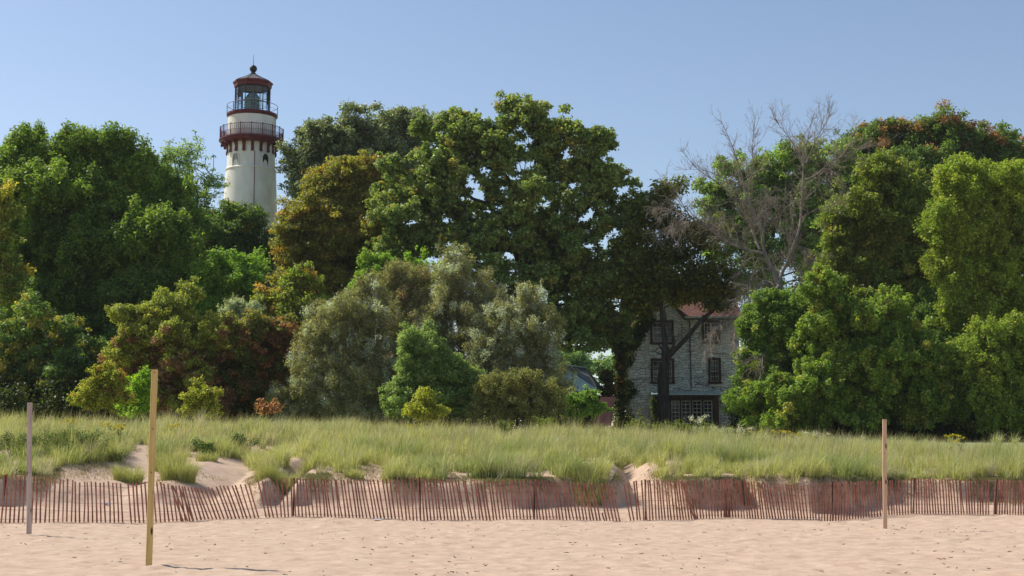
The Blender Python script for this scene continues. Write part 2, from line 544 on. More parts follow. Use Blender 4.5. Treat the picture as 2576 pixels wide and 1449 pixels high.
def fence(table, posts, label, extra=()):
    T = np.array(table, float)
    x0 = T[0, 0]
    cols = []
    x = T[0, 0]
    while x <= T[-1, 0]:
        cols.append(x); x += np.interp(x, T[:, 0], T[:, 4]) * rng.uniform(.93, 1.07)
    base0 = P(T[len(T) // 2, 0], T[len(T) // 2, 1], 38.5)
    root = thing("snow_fence", label, "fence", base0, "red slat snow fences along the dune foot")
    mb = MB(); feet = []; tops = []

    def slat(c, lj=0.0, short=1.0, front=0.0):
        by, ty, ln = [np.interp(c, T[:, 0], T[:, k]) for k in (1, 2, 3)]
        D = np.interp(c, FXk, FD) - front
        ln = ln + lj
        foot = P(c, by, D)
        top = P(c + ln, ty + rng.normal(0, 1.2), D + .02 * rng.normal())
        foot[2] = float(ground(foot[0:1], foot[1:2])[0]) - .03 if short == 1.0 else foot[2] - .03
        ax3 = top - foot
        L = np.linalg.norm(ax3) * short
        ax3 = ax3 / np.linalg.norm(ax3)
        yaw = rng.normal(0, .18) + .25 * math.sin(c * .03)
        s_ = np.array([math.cos(yaw), math.sin(yaw), 0]); s_ -= ax3 * s_.dot(ax3); s_ /= np.linalg.norm(s_)
        n_ = np.cross(ax3, s_)
        wdt = .041 * rng.uniform(.88, 1.08)
        # a slat with a slight bow: three stacked pieces
        bow = rng.normal(0, .008)
        ring = []
        for q, off in ((0, 0), (.35, bow), (.7, bow), (1, 0)):
            c_ = foot + ax3 * L * q + s_ * off
            for a_, b_ in ((-1, -1), (1, -1), (1, 1), (-1, 1)):
                ring.append(c_ + s_ * a_ * wdt / 2 + n_ * b_ * .006)
        f = [[3, 2, 1, 0], [12, 13, 14, 15]]
        for k in range(3):
            for i in range(4):
                f.append([k * 4 + i, k * 4 + (i + 1) % 4, k * 4 + 4 + (i + 1) % 4, k * 4 + 4 + i])
        mb.add(ring, f)
        return foot, foot + ax3 * L

    for c in cols:
        if rng.random() < .006: continue
        f_, t_ = slat(c, rng.normal(0, 1.3) + 1.5 * math.sin(c * .013))
        feet.append(f_); tops.append(t_)
    for c, lj, sh in extra:
        slat(c, lj, sh, .05)
    o = mb.build("slat_panel", M['slat'], root)
    feet = np.array(feet); tops = np.array(tops)
    for fr in (.1, .3, .5, .7, .9):
        pts = feet + (tops - feet) * fr + np.array([0, -.012, 0])
        pts = pts + rng.normal(0, .004, pts.shape)
        V, q = sweep(pts, np.full(len(pts), .0035), 4)
        npmesh("wire", V, q, M['wire'], root)
    for (c, ln, whitetop) in posts:
        by, ty = [np.interp(c, T[:, 0], T[:, k]) for k in (1, 2)]
        D = np.interp(c, FXk, FD) + .06
        a = P(c, by, D); bb = P(c + ln, ty - 1, D)
        a[2] = gz(a[0], a[1]) - .1
        m_ = MB()
        ax3 = (bb - a) / np.linalg.norm(bb - a)
        s_ = np.array([1, 0, 0.]); s_ -= ax3 * s_.dot(ax3); s_ /= np.linalg.norm(s_); n_ = np.cross(ax3, s_)
        L = np.linalg.norm(bb - a)
        A = np.array([s_, n_, ax3])
        m_.box(a + ax3 * L / 2, (.042, .006, L), ax=A)
        m_.box(a + ax3 * L / 2 + n_ * .02, (.006, .03, L), ax=A)
        for q in np.arange(.2, L, .09):
            m_.box(a + ax3 * q - n_ * .005, (.018, .006, .02), ax=A)
        po = m_.build("post", M['steel'], root)
        if whitetop:
            m2_ = MB(); m2_.box(a + ax3 * (L * .76), (.052, .014, L * .13), ax=A)
            pw = m2_.build("post_cap", M['white'], root)
            tag(pw, "white painted sleeve on the steel post")


fence(LT, [(2, 14, 0), (738, 2, 0), (1058, -2, 0), (1344, 0, 0)], "long snow fence sagging in its middle, running up to the gap in the slats",
      extra=[(462, -16, 1), (474, -20, 1), (487, -14, 1), (1523, -12, .24)])
fence(RT, [(1624, 0, 1), (1821, 4, 0), (2094, 1, 0), (2296, 6, 0), (2504, 4, 0)], "snow fence with closely set slats and a white topped steel post",
      extra=[(1748, -20, 1), (1754, -26, 1), (1826, -8, 1), (1833, 6, .6)])

# ------------------------------------------------------------------ net posts
M['newwood'] = woodmat("yellow_treated_lumber", (.50, .36, .13), (.66, .50, .21))
M['oldwood'] = woodmat("grey_weathered_lumber", (.38, .31, .27), (.56, .46, .41))
M['tanwood'] = woodmat("brown_tan_lumber", (.50, .33, .21), (.70, .49, .33))


def woodpost(c0, y0, c1, y1, D, m, label, wd, rz):
    a = P(c0, y0, D); b_ = P(c1, y1, D)
    a[2] = gz(a[0], a[1])
    root_z = a.copy()
    ax3 = (b_ - a); L = np.linalg.norm(ax3); ax3 /= L
    a = a - ax3 * .15; L += .15
    s_ = np.array([math.cos(rz), math.sin(rz), 0]); s_ -= ax3 * s_.dot(ax3); s_ /= np.linalg.norm(s_); n_ = np.cross(ax3, s_)
    h = wd / 2; bv = .008
    prof = [(-h + bv, -h), (h - bv, -h), (h, -h + bv), (h, h - bv), (h - bv, h), (-h + bv, h), (-h, h - bv), (-h, -h + bv)]
    V = []; n = 14
    for i in range(n + 1):
        q = L * i / n; wv = .004 * math.sin(i * .5)
        for x, y in prof: V.append(a + ax3 * q + s_ * (x + wv) + n_ * y)
    f = [list(range(8))[::-1], list(range(n * 8, n * 8 + 8))]
    for i in range(n):
        for k in range(8): f.append([i * 8 + k, i * 8 + (k + 1) % 8, i * 8 + 8 + (k + 1) % 8, i * 8 + 8 + k])
    t = thing("wooden_post", label, "post", root_z, "wooden posts standing in the sand")
    npmesh("shaft", V, f, m, t)
    for q in (.985, .71, .5):
        mb = MB()
        c_ = a + ax3 * L * q - n_ * (h + .001) * (1 if n_[1] > 0 else -1)
        mb.tube([c_, c_ - n_ * .006 * (1 if n_[1] > 0 else -1)], .009, 8)
        mb.build("bolt_head", M['steel'], t)
    return t


woodpost(374, 1417, 389, 930, 22.0, M['newwood'], "tallest post, new yellow lumber leaning slightly", .098, .28)
woodpost(73, 1341, 75, 1013, 31.0, M['oldwood'], "grey weathered upright post with a pinkish top", .098, .15)
woodpost(2226, 1326, 2225, 1055, 34.2, M['tanwood'], "tan brown upright post in front of the closely set slats", .098, -.2)

# ------------------------------------------------------------------ lighthouse
LD = 127.0
axis_x = P(635.7 - 6, 500, LD)[0]
zs = lambda yz: P(635, 120.75 + yz / 3.174, LD)[2]
ms = LD / F / 3.174                                    # metres per unit of the close-up
M['cream'] = noisy("cream_plaster", (.72, .67, .58), (.88, .84, .76), 1.1, .85, 6, (1, 1, .45), .12, dist=.05, c3=(.82, .78, .69))
M['redpaint'] = noisy("oxblood_paint", (.10, .02, .026), (.17, .042, .046), 4, .5, 4)
M['slate'] = noisy("dark_metal_roof", (.13, .12, .12), (.22, .20, .19), 3, .45, 4)
M['darkiron'] = noisy("dark_iron", (.02, .018, .018), (.05, .045, .04), 6, .5)
glass = mat("lantern_glass", (.75, .9, .92), .03)
gb = glass.node_tree.nodes["Principled BSDF"]
gb.inputs["Transmission Weight"].default_value = 0.0
gt = glass.node_tree
trn = N(glass, "ShaderNodeBsdfTransparent"); trn.inputs[0].default_value = (.90, .97, .98, 1)
gls = N(glass, "ShaderNodeBsdfGlossy"); gls.inputs["Roughness"].default_value = .05; gls.inputs[0].default_value = (.9, .95, 1, 1)
fr_ = N(glass, "ShaderNodeFresnel"); fr_.inputs[0].default_value = 1.45
mxs = N(glass, "ShaderNodeMixShader"); lk(glass, fr_.outputs[0], mxs.inputs[0]); lk(glass, trn.outputs[0], mxs.inputs[1]); lk(glass, gls.outputs[0], mxs.inputs[2])
lk(glass, mxs.outputs[0], gt.nodes["Material Output"].inputs[0])
lc = np.array([axis_x, LD, 0.0])
lbase = np.array([axis_x, LD, gz(axis_x, LD)])
lh = thing("lighthouse", "tall cream lighthouse with red galleries rising behind the trees", "lighthouse", lbase)
z_ball = zs(166); z_apex = zs(212); z_eave = zs(284); z_eaveb = zs(322); z_lan0 = zs(530); z_g2 = zs(535); z_g1 = zs(745)
Rg1, Rg2, Rdrum, Rlan = 262 * ms, 206 * ms, 193 * ms, 141 * ms
z_ledge = zs(980)
mb = MB()
mb.lathe(lc, [(3.6, lbase[2] - .5), (3.35, lbase[2] + 4), (2.75, zs(1750)), (2.45, zs(1300)), (2.29, z_ledge - .12)], 72)
mb.lathe(lc, [(2.34, z_ledge - .12), (2.36, z_ledge - .02), (2.30, z_ledge + .05), (2.22, z_ledge + .12), (2.17, zs(860)), (2.20, z_g1 - .3)], 72)
tower = mb.build("tower", M['cream'], lh, smooth=False)
mb = MB(); mb.lathe(lc, [(Rdrum, z_g1 + .0), (Rdrum, z_g2 - .35)], 72)
mb.build("drum", M['cream'], lh)
# rounded niches with windows
for ph in (-.50, .80):
    m_ = MB(); a0 = -math.pi / 2 + ph
    er = np.array([math.cos(a0), math.sin(a0), 0]); et = np.array([-math.sin(a0), math.cos(a0), 0])
    zc = zs(925)
    out = [(-.33, -.62), (.33, -.62)] + [(.33 * math.cos(t), .18 + .42 * math.sin(t)) for t in np.linspace(0, math.pi, 12)]
    rr = 2.235
    fr = [lc + er * (rr - .02 + 0) + et * x + np.array([0, 0, zc + y]) for x, y in out]
    # surround band standing proud
    big = [(x * 1.16, y * 1.12) for x, y in out]
    n = len(out)
    O = [lc + er * (math.sqrt(rr * rr - x * x) + .05) + et * x + np.array([0, 0, zc + y]) for x, y in big]
    I = [lc + er * (math.sqrt(rr * rr - x * x) + .05) + et * x + np.array([0, 0, zc + y]) for x, y in out]
    Ib = [p - er * .07 for p in I]; Ob = [p - er * .12 for p in O]
    V = O + I + Ib + Ob
    f = []
    for i in range(n):
        j = (i + 1) % n
        f += [[i, j, n + j, n + i], [n + i, n + j, 2 * n + j, 2 * n + i], [i, j, 3 * n + j, 3 * n + i]]
    wn = npmesh("window", np.array(V), f, M['cream'], lh)
    g_ = [p + er * .005 for p in Ib]
    if ph > 0:
        npmesh("pane", np.array(g_), [list(range(n))], mat("dark_window_glass", (.03, .035, .04), .15, spec=.6), wn)
    else:
        npmesh("shutter", np.array(g_), [list(range(n))], noisy("grey_plaster", (.30, .29, .25), (.38, .36, .31), 2, .9), wn)
# galleries
mb = MB(); mb.lathe(lc, [(Rdrum * .98, z_g1 - .42), (Rg1 - .28, z_g1 - .40), (Rg1 - .16, z_g1 - .26), (Rg1 - .12, z_g1 - .14), (Rg1, z_g1 - .10), (Rg1, z_g1 + .04), (Rdrum * .98, z_g1 + .05)], 72)
mb.build("lower_gallery", M['redpaint'], lh)
mb = MB(); mb.lathe(lc, [(Rlan * .9, z_g2 - .35), (Rdrum + .02, z_g2 - .35), (Rg2 - .05, z_g2 - .2), (Rg2, z_g2 - .16), (Rg2, z_g2 + .0), (Rlan * .9, z_g2 + .02)], 72)
mb.build("upper_gallery", M['redpaint'], lh)
# brackets
for i in range(18):
    a0 = -math.pi / 2 + R(-7 + 20 * i)
    er = np.array([math.cos(a0), math.sin(a0), 0]); et = np.array([-math.sin(a0), math.cos(a0), 0])
    r0 = 2.16
    pr = [(0, -1.28), (.07, -1.36), (.16, -1.34), (.17, -1.18), (.11, -1.05), (.12, -.82), (.2, -.66), (.34, -.56), (.5, -.52), (.62, -.6), (.68, -.5), (.66, -.40), (0, -.40)]
    fa = [lc + er * (r0 + x) + et * .13 + np.array([0, 0, z_g1 + y]) for x, y in pr]
    ba = [lc + er * (r0 + x) - et * .13 + np.array([0, 0, z_g1 + y]) for x, y in pr]
    m_ = MB(); m_.poly(np.array(fa), np.array(ba))
    m_.build("bracket", M['redpaint'], lh)


def ringtube(mb, r, z, th, k=72):
    mb.lathe(lc, [(r + th, z), (r, z + th), (r - th, z), (r, z - th)], k, closed=True)


mb = MB()
hr = 1.08
for i in range(90):
    a0 = i * math.pi * 2 / 90
    p = lc + np.array([math.cos(a0) * (Rg1 - .07), math.sin(a0) * (Rg1 - .07), z_g1])
    big = i % 5 == 0
    th = .032 if big else .013
    mb.box(p + np.array([0, 0, (hr + (.1 if big else 0)) / 2]), (th * 2, th * 2, hr + (.1 if big else 0)), a0)
    if not big: mb.box(p * 1 + np.array([math.cos(a0 + .035) * 0, 0, .25]), (th * 2.2, th * 2.2, .5), a0)
    a1 = a0 + math.pi / 90
    mb.box(lc + np.array([math.cos(a1) * (Rg1 - .07), math.sin(a1) * (Rg1 - .07), z_g1 + .28]), (.022, .022, .56), a1)
ringtube(mb, Rg1 - .07, z_g1 + hr, .03); ringtube(mb, Rg1 - .07, z_g1 + .56, .014); ringtube(mb, Rg1 - .07, z_g1 + .1, .018)
mb.build("lower_railing", M['redpaint'], lh)
mb = MB()
ringtube(mb, Rg2 - .03, z_g2 + .82, .026)
ringtube(mb, Rg2 - .03, z_g2 + .40, .012)
for i in range(8):
    a0 = R(8 + 45 * i)
    p = lc + np.array([math.cos(a0) * (Rg2 - .03), math.sin(a0) * (Rg2 - .03), z_g2 + .41])
    mb.box(p, (.05, .05, .82), a0)
mb.build("upper_railing", M['redpaint'], lh)
# lantern room
k = 12; off = -math.pi / 2 + R(-14)
va = [off + i * 2 * math.pi / k for i in range(k)]
mb = MB()
for a0 in va:
    p = lc + np.array([math.cos(a0) * Rlan, math.sin(a0) * Rlan, (z_lan0 + z_eaveb) / 2])
    mb.box(p, (.07, .05, z_eaveb - z_lan0), a0)
for zz, th in ((z_lan0 + .05, .05), (z_lan0 + (z_eaveb - z_lan0) * .38, .026), (z_lan0 + (z_eaveb - z_lan0) * .70, .026), (z_eaveb - .04, .05)):
    mb.lathe(lc, [(Rlan + th, zz), (Rlan, zz + th), (Rlan - th, zz), (Rlan, zz - th)], k, off, closed=True)
mb.build("lantern_frame", M['darkiron'], lh)
an = np.array(va)
V = np.concatenate([np.stack([np.cos(an) * (Rlan - .03), np.sin(an) * (Rlan - .03), np.full(k, z)], 1) + lc for z in (z_lan0, z_eaveb)])
npmesh("lantern_glass", V, [[i, (i + 1) % k, (i + 1) % k + k, i + k] for i in range(k)], glass, lh)
Re = 163 * ms
mb = MB(); mb.lathe(lc, [(Rlan * .98, z_eaveb - .02), (Rlan + .1, z_eaveb), (Rlan + .14, z_eaveb + .2), (Re - .12, z_eaveb + .28), (Re - .05, z_eave - .1), (Re, z_eave - .04), (Re, z_eave + .06), (Re - .2, z_eave + .1)], 10, -math.pi / 2 + R(-9))
mb.build("cornice", M['redpaint'], lh)
mb = MB(); mb.lathe(lc, [(Re - .1, z_eave + .06), (Re * .5, z_eave + (z_apex - z_eave) * .55), (.26, z_apex), (.20, z_apex + .05)], 10, -math.pi / 2 + R(-9))
for i in range(10):
    a0 = -math.pi / 2 + R(-9 + 36 * i)
    e = np.array([math.cos(a0), math.sin(a0), 0])
    mb.tube([lc + e * (Re - .08) + [0, 0, z_eave + .09], lc + e * Re * .5 + [0, 0, z_eave + (z_apex - z_eave) * .55 + .02], lc + e * .25 + [0, 0, z_apex + .02]], .03, 4)
mb.build("roof", M['slate'], lh)
mb = MB()
pr = [(.27, z_apex), (.28, z_apex + .1), (.17, z_apex + .14), (.15, z_apex + .22), (.22, z_apex + .25), (.13, z_apex + .3)]
for t in np.linspace(-1.1, 1.4, 12): pr.append((.345 * math.cos(t), z_ball + .345 * math.sin(t)))
mb.lathe(lc, pr, 24)
mb.tube([lc + [0, 0, z_ball + .3], lc + [0, 0, zs(50)]], [.03, .012], 5)
mb.build("ball_finial", M['darkiron'], lh, smooth=False)
M['fresnel'] = noisy("greenish_lens_glass", (.12, .22, .20), (.5, .65, .6), 3, .12, 3, (1, 1, 8), .0, .9)
M['fresnel'].node_tree.nodes["Principled BSDF"].inputs["Metallic"].default_value = .3
mb = MB()
hL = z_eaveb - z_lan0
pr = [(.55, z_lan0 + .1)]
zc = z_lan0 + .2
for i in range(13):
    t = i / 12
    r = .72 * (math.sin(math.pi * (.22 + .62 * t))) ** .6 if t < .65 else .72 * max(.1, 1 - ((t - .65) / .35) ** 1.3 * .85)
    pr += [(r, zc + t * hL * .78), (r * .9, zc + (t + .04) * hL * .78)]
mb.lathe(lc, pr, 16)
mb.build("lens", M['fresnel'], lh)
mb = MB()
for i in range(8):
    a0 = i * math.pi / 4 + .2
    e = np.array([math.cos(a0), math.sin(a0), 0])
    mb.tube([lc + e * .75 + [0, 0, z_lan0], lc + e * .77 + [0, 0, z_lan0 + 1.5], lc + e * .2 + [0, 0, z_lan0 + hL * .86]], .02, 4)
mb.lathe(lc, [(.5, z_lan0), (.5, z_lan0 + .35), (.3, z_lan0 + .4)], 12)
mb.build("lens_stand", M['darkiron'], lh)
# lightning cable on the front of the tower
a0 = -math.pi / 2 + .32
e = np.array([math.cos(a0), math.sin(a0), 0])
mb = MB(); mb.tube([lc + e * 2.2 + [0, 0, zs(860)], lc + e * 2.33 + [0, 0, z_ledge], lc + e * 2.5 + [0, 0, zs(1330)], lc + e * 2.85 + [0, 0, zs(1800)]], .03, 5)
mb.build("conductor_cable", M['redpaint'], lh)
mb = MB()
e = np.array([math.cos(-math.pi / 2 + 1.25), math.sin(-math.pi / 2 + 1.25), 0])
mb.tube([lc + e * (Rdrum + .15) + [0, 0, z_g1 + 2.2], lc + e * (Rdrum + .3) + [0, 0, z_g1 + .05]], .03, 5)
mb.tube([lc + e * (Rdrum + .02) + [0, 0, z_g1 + 1.2], lc + e * (Rdrum + .3) + [0, 0, z_g1 + 1.1]], .03, 5)
mb.build("gallery_brace", M['redpaint'], lh)

# ------------------------------------------------------------------ stone house
HD = 105.0
hm = HD / F / 3.375
hx = lambda z: P(1368.5 + z / 3.375, 900, HD)[0]
hz = lambda z: P(1600, 684.3 + z / 3.375, HD)[2]


def stonemat():
    m = mat("whitewashed_ledgestone", (.4, .4, .4), .85)
    b_ = m.node_tree.nodes["Principled BSDF"]
    tc = N(m, "ShaderNodeTexCoord"); sx_ = N(m, "ShaderNodeSeparateXYZ"); lk(m, tc.outputs["Object"], sx_.inputs[0])
    n1 = N(m, "ShaderNodeTexNoise"); n1.inputs["Scale"].default_value = 1.1; n1.inputs["Detail"].default_value = 4
    lk(m, tc.outputs["Object"], n1.inputs["Vector"])
    ad = N(m, "ShaderNodeMath", operation='MULTIPLY_ADD'); lk(m, n1.outputs["Fac"], ad.inputs[0]); ad.inputs[1].default_value = .75; lk(m, sx_.outputs[2], ad.inputs[2])
    yx = N(m, "ShaderNodeMath", operation='ADD'); lk(m, sx_.outputs[0], yx.inputs[0]); lk(m, sx_.outputs[1], yx.inputs[1])
    cb = N(m, "ShaderNodeCombineXYZ"); lk(m, yx.outputs[0], cb.inputs[0]); lk(m, ad.outputs[0], cb.inputs[1])
    br = N(m, "ShaderNodeTexBrick")
    br.offset = .43; br.squash = .7; br.squash_frequency = 3
    br.inputs["Scale"].default_value = 1
    br.inputs["Mortar Size"].default_value = .013; br.inputs["Mortar Smooth"].default_value = .3
    br.inputs["Brick Width"].default_value = .62; br.inputs["Row Height"].default_value = .19
    br.inputs["Color1"].default_value = (.95, .95, .93, 1); br.inputs["Color2"].default_value = (.66, .66, .63, 1); br.inputs["Mortar"].default_value = (.08, .07, .06, 1)
    lk(m, cb.outputs[0], br.inputs["Vector"])
    n2_ = N(m, "ShaderNodeTexNoise"); n2_.inputs["Scale"].default_value = 3; n2_.inputs["Detail"].default_value = 7; n2_.inputs["Roughness"].default_value = .7
    lk(m, tc.outputs["Object"], n2_.inputs["Vector"])
    cr = N(m, "ShaderNodeValToRGB")
    cr.color_ramp.elements[0].position = .32; cr.color_ramp.elements[0].color = (.80, .74, .64, 1)
    cr.color_ramp.elements[1].position = .56; cr.color_ramp.elements[1].color = (1, 1, 1, 1)
    lk(m, n2_.outputs["Fac"], cr.inputs[0])
    mu = N(m, "ShaderNodeMix", data_type='RGBA', blend_type='MULTIPLY'); mu.inputs[0].default_value = 1
    lk(m, br.outputs["Color"], mu.inputs[6]); lk(m, cr.outputs[0], mu.inputs[7]); lk(m, mu.outputs[2], b_.inputs["Base Color"])
    bp_ = N(m, "ShaderNodeBump"); bp_.inputs["Strength"].default_value = .8; bp_.inputs["Distance"].default_value = .05; bp_.invert = True
    lk(m, br.outputs["Fac"], bp_.inputs["Height"]); lk(m, bp_.outputs[0], b_.inputs["Normal"])
    return m


M['stone'] = stonemat()
M['brownwood'] = noisy("dark_brown_trim", (.055, .03, .022), (.10, .055, .04), 5, .7, 4, (1, 1, .3))
M['sash'] = noisy("cream_sash_paint", (.62, .59, .49), (.76, .73, .63), 6, .6)
M['pane'] = mat("dark_pane", (.018, .02, .024), .12, spec=.5)
M['copper'] = noisy("verdigris_copper", (.38, .50, .46), (.58, .68, .63), 3, .6, 5, c3=(.48, .60, .55))
M['ribroof'] = noisy("dark_ribbed_roof", (.11, .125, .135), (.19, .22, .22), 3, .5)
M['lead'] = noisy("grey_downpipe", (.10, .11, .12), (.17, .18, .19), 4, .5)
hbase = np.array([hx(1100), HD, gz(hx(1100), HD)])
hs = thing("stone_house", "old whitewashed stone house with red tiled roof and brown windows", "house", hbase)
zg = hbase[2] - .6
YF = HD
DEP = 11.0
XL, XR = hx(690), hx(1660)
zE = hz(385)
apx, apz = hx(985), hz(95)
XR = hx(1660)
# the front wall: gable at one end, straight eave beyond it
xv = hx(1205)
out = [(XL, zg), (XR, zg), (XR, zE), (xv, zE), (apx, apz), (hx(790), hz(425)), (XL, hz(560))]
# openings are cut by building the wall from strips between windows
wins = [(905, 1100, 410, 615), (905, 1110, 735, 950), (1345, 1500, 410, 605), (1393, 1505, 730, 940)]
front = np.array([[x, YF, z] for x, z in out]); back = front + [0, .4, 0]
wallmb = MB()


def rect(x0, x1, z0, z1):
    wallmb.box(((x0 + x1) / 2, YF + .2, (z0 + z1) / 2), (x1 - x0, .4, z1 - z0))


cx = [XL, hx(905), hx(1105), hx(1345), hx(1500), XR]
rows = [zg, hz(950), hz(735), hz(615), hz(410), zE]
x_a, x_b = hx(905), hx(1105)
rect(XL, x_a, zg, hz(560))
rect(x_a, x_b, zg, hz(950)); rect(x_a, x_b, hz(735), hz(615))
rect(x_b, hx(1345), zg, hz(410))
x_c = hx(1345); x_d = hx(1500)
rect(x_c, x_d, zg, hz(950)); rect(x_c, x_d, hz(730), hz(608))
rect(x_c, hx(1393), hz(950), hz(730))
rect(x_d + .001, XR, zg, hz(410))
rect(x_b, XR, hz(410), zE)
up = [(XL, hz(560)), (x_a, hz(560)), (x_a, hz(410)), (x_b, hz(410)), (x_b, zE), (xv, zE), (apx, apz), (hx(790), hz(425))]
wallmb.poly(np.array([[x, YF, z] for x, z in up]), np.array([[x, YF + .4, z] for x, z in up]))
wallmb.box((XL + .2, YF + DEP / 2 + .2, (zg + hz(560)) / 2), (.4, DEP - .4, hz(560) - zg))
wallmb.box((XR - .2, YF + DEP / 2 + .2, (zg + zE) / 2), (.4, DEP - .4, zE - zg))
wallmb.box(((XL + XR) / 2, YF + DEP, (zg + zE) / 2), (XR - XL - .8, .4, zE - zg))
wallmb.build("wall", M['stone'], hs)


def window(x0, x1, z0, z1, nx_, nz_, y=YF, fw=.17, parent=hs, sashes=1, blind=False):
    """x0<x1, z0 bottom<z1 top"""
    m_ = MB()
    yc = y + .06
    m_.box(((x0 + x1) / 2, yc, z1 - fw / 2), (x1 - x0, .26, fw)); m_.box(((x0 + x1) / 2, yc - .03, z0 + fw / 2), (x1 - x0 + .1, .32, fw))
    m_.box((x0 + fw / 2, yc, (z0 + z1) / 2), (fw, .25, z1 - z0 - 2 * fw)); m_.box((x1 - fw / 2, yc, (z0 + z1) / 2), (fw, .25, z1 - z0 - 2 * fw))
    o = m_.build("window", M['brownwood'], parent)
    xi0, xi1, zi0, zi1 = x0 + fw, x1 - fw, z0 + fw, z1 - fw
    sw = (xi1 - xi0) / sashes
    s_ = MB()
    for q in range(sashes):
        a, b_ = xi0 + q * sw, xi0 + (q + 1) * sw
        t = .055
        s_.box(((a + b_) / 2, y + .08, zi1 - t / 2), (b_ - a, .06, t)); s_.box(((a + b_) / 2, y + .08, zi0 + t / 2), (b_ - a, .06, t))
        s_.box((a + t / 2, y + .08, (zi0 + zi1) / 2), (t, .058, zi1 - zi0 - 2 * t)); s_.box((b_ - t / 2, y + .08, (zi0 + zi1) / 2), (t, .058, zi1 - zi0 - 2 * t))
        s_.box(((a + b_) / 2, y + .08, (zi0 + zi1) / 2), (b_ - a - 2 * t, .056, .05))
        for i in range(1, nx_):
            s_.box((a + (b_ - a) * i / nx_, y + .09, (zi0 + zi1) / 2), (.03, .04, zi1 - zi0 - 2 * t))
        for i in range(1, nz_):
            if i * 2 != nz_: s_.box(((a + b_) / 2, y + .092, zi0 + (zi1 - zi0) * i / nz_), (b_ - a - 2 * t, .038, .03))
    s_.build("sash", M['sash'], o)
    p_ = MB(); p_.box(((xi0 + xi1) / 2, y + .16, (zi0 + zi1) / 2), (xi1 - xi0, .02, zi1 - zi0))
    p_.build("pane", M['pane'], o)
    if blind:
        q_ = MB(); q_.box(((xi0 + xi1) / 2, y + .135, zi1 - (zi1 - zi0) * .2), (xi1 - xi0 - .02, .01, (zi1 - zi0) * .4)); q_.build("blind", M['lead'], o)
    return o


window(x_a, x_b, hz(615), hz(410), 2, 4, sashes=2)
window(x_a, x_b, hz(950), hz(735), 2, 4, sashes=2)
window(hx(1345), hx(1500), hz(608), hz(410), 2, 4, sashes=2)
window(hx(1393), hx(1500), hz(950), hz(730), 3, 4, blind=True)
# bay on the ground floor
bx0, bx1 = hx(925), hx(1455); bz1 = hz(1040); bz0 = hz(1310)
YB = YF - 1.3
m_ = MB()
m_.box(((bx0 + bx1) / 2, YB + .65, hz(1065)), (bx1 - bx0, 1.28, hz(1040) - hz(1090)))
m_.box(((bx0 + bx1) / 2, YB + .65, (hz(1302) + zg) / 2), (bx1 - bx0, 1.28, hz(1302) - zg))
for a, b_ in ((925, 965), (1410, 1455)):
    m_.box(((hx(a) + hx(b_)) / 2, YB + .65, (hz(1090) + hz(1302)) / 2), (hx(b_) - hx(a), 1.28, hz(1090) - hz(1302)))
m_.build("bay", M['brownwood'], hs)
for a, b_ in ((968, 1048), (1052, 1134), (1136, 1226), (1229, 1318), (1321, 1408)):
    window(hx(a), hx(b_), hz(1301), hz(1091), 2, 6, y=YB, fw=.06)
m_ = MB()
z_t, z_b = hz(1012), hz(1043)
cxa, cxb = hx(895), hx(1500)
m_.poly(np.array([[cxa, YB - .35, z_b], [cxb, YB - .35, z_b], [cxb, YF, z_t], [cxa, YF, z_t]]), np.array([[cxa, YB - .35, z_b - .09], [cxb, YB - .35, z_b - .09], [cxb, YF, z_t - .09], [cxa, YF, z_t - .09]]))
for q in np.linspace(cxa, cxb, 16):
    m_.poly(np.array([[q - .02, YB - .36, z_b + .03], [q + .02, YB - .36, z_b + .03], [q + .02, YF - .02, z_t + .03], [q - .02, YF - .02, z_t + .03]]),
            np.array([[q - .02, YB - .36, z_b], [q + .02, YB - .36, z_b], [q + .02, YF - .02, z_t], [q - .02, YF - .02, z_t]]))
m_.build("bay_roof", M['copper'], hs)
m_ = MB(); m_.box((hx(1480), YB + .2, hz(1330)), (1.5, .8, .42)); m_.build("planter_box", M['brownwood'], hs)
# roofs
tile = mat("red_clay_tile", (.3, .12, .08), .85)
tb = tile.node_tree.nodes["Principled BSDF"]
tcn = N(tile, "ShaderNodeTexCoord"); mpn = N(tile, "ShaderNodeMapping"); mpn.inputs["Scale"].default_value = (1, 1, 1)
sxx = N(tile, "ShaderNodeSeparateXYZ"); lk(tile, tcn.outputs["Object"], sxx.inputs[0])
cbb = N(tile, "ShaderNodeCombineXYZ"); lk(tile, sxx.outputs[0], cbb.inputs[0]); lk(tile, sxx.outputs[2], cbb.inputs[1])
bt = N(tile, "ShaderNodeTexBrick"); bt.inputs["Scale"].default_value = 1; bt.inputs["Brick Width"].default_value = .32; bt.inputs["Row Height"].default_value = .19
bt.inputs["Mortar Size"].default_value = .022; bt.inputs["Color1"].default_value = (.22, .085, .055, 1); bt.inputs["Color2"].default_value = (.14, .065, .045, 1); bt.inputs["Mortar"].default_value = (.06, .03, .025, 1)
lk(tile, cbb.outputs[0], bt.inputs["Vector"]); lk(tile, bt.outputs["Color"], tb.inputs["Base Color"])
bpp = N(tile, "ShaderNodeBump"); bpp.invert = True; bpp.inputs["Distance"].default_value = .05; lk(tile, bt.outputs["Fac"], bpp.inputs["Height"]); lk(tile, bpp.outputs[0], tb.inputs["Normal"])


def slab(pts, th):
    pts = np.array(pts, float); n = np.cross(pts[1] - pts[0], pts[2] - pts[0]); n /= np.linalg.norm(n)
    if n[2] < 0: n = -n
    return pts, pts - n * th


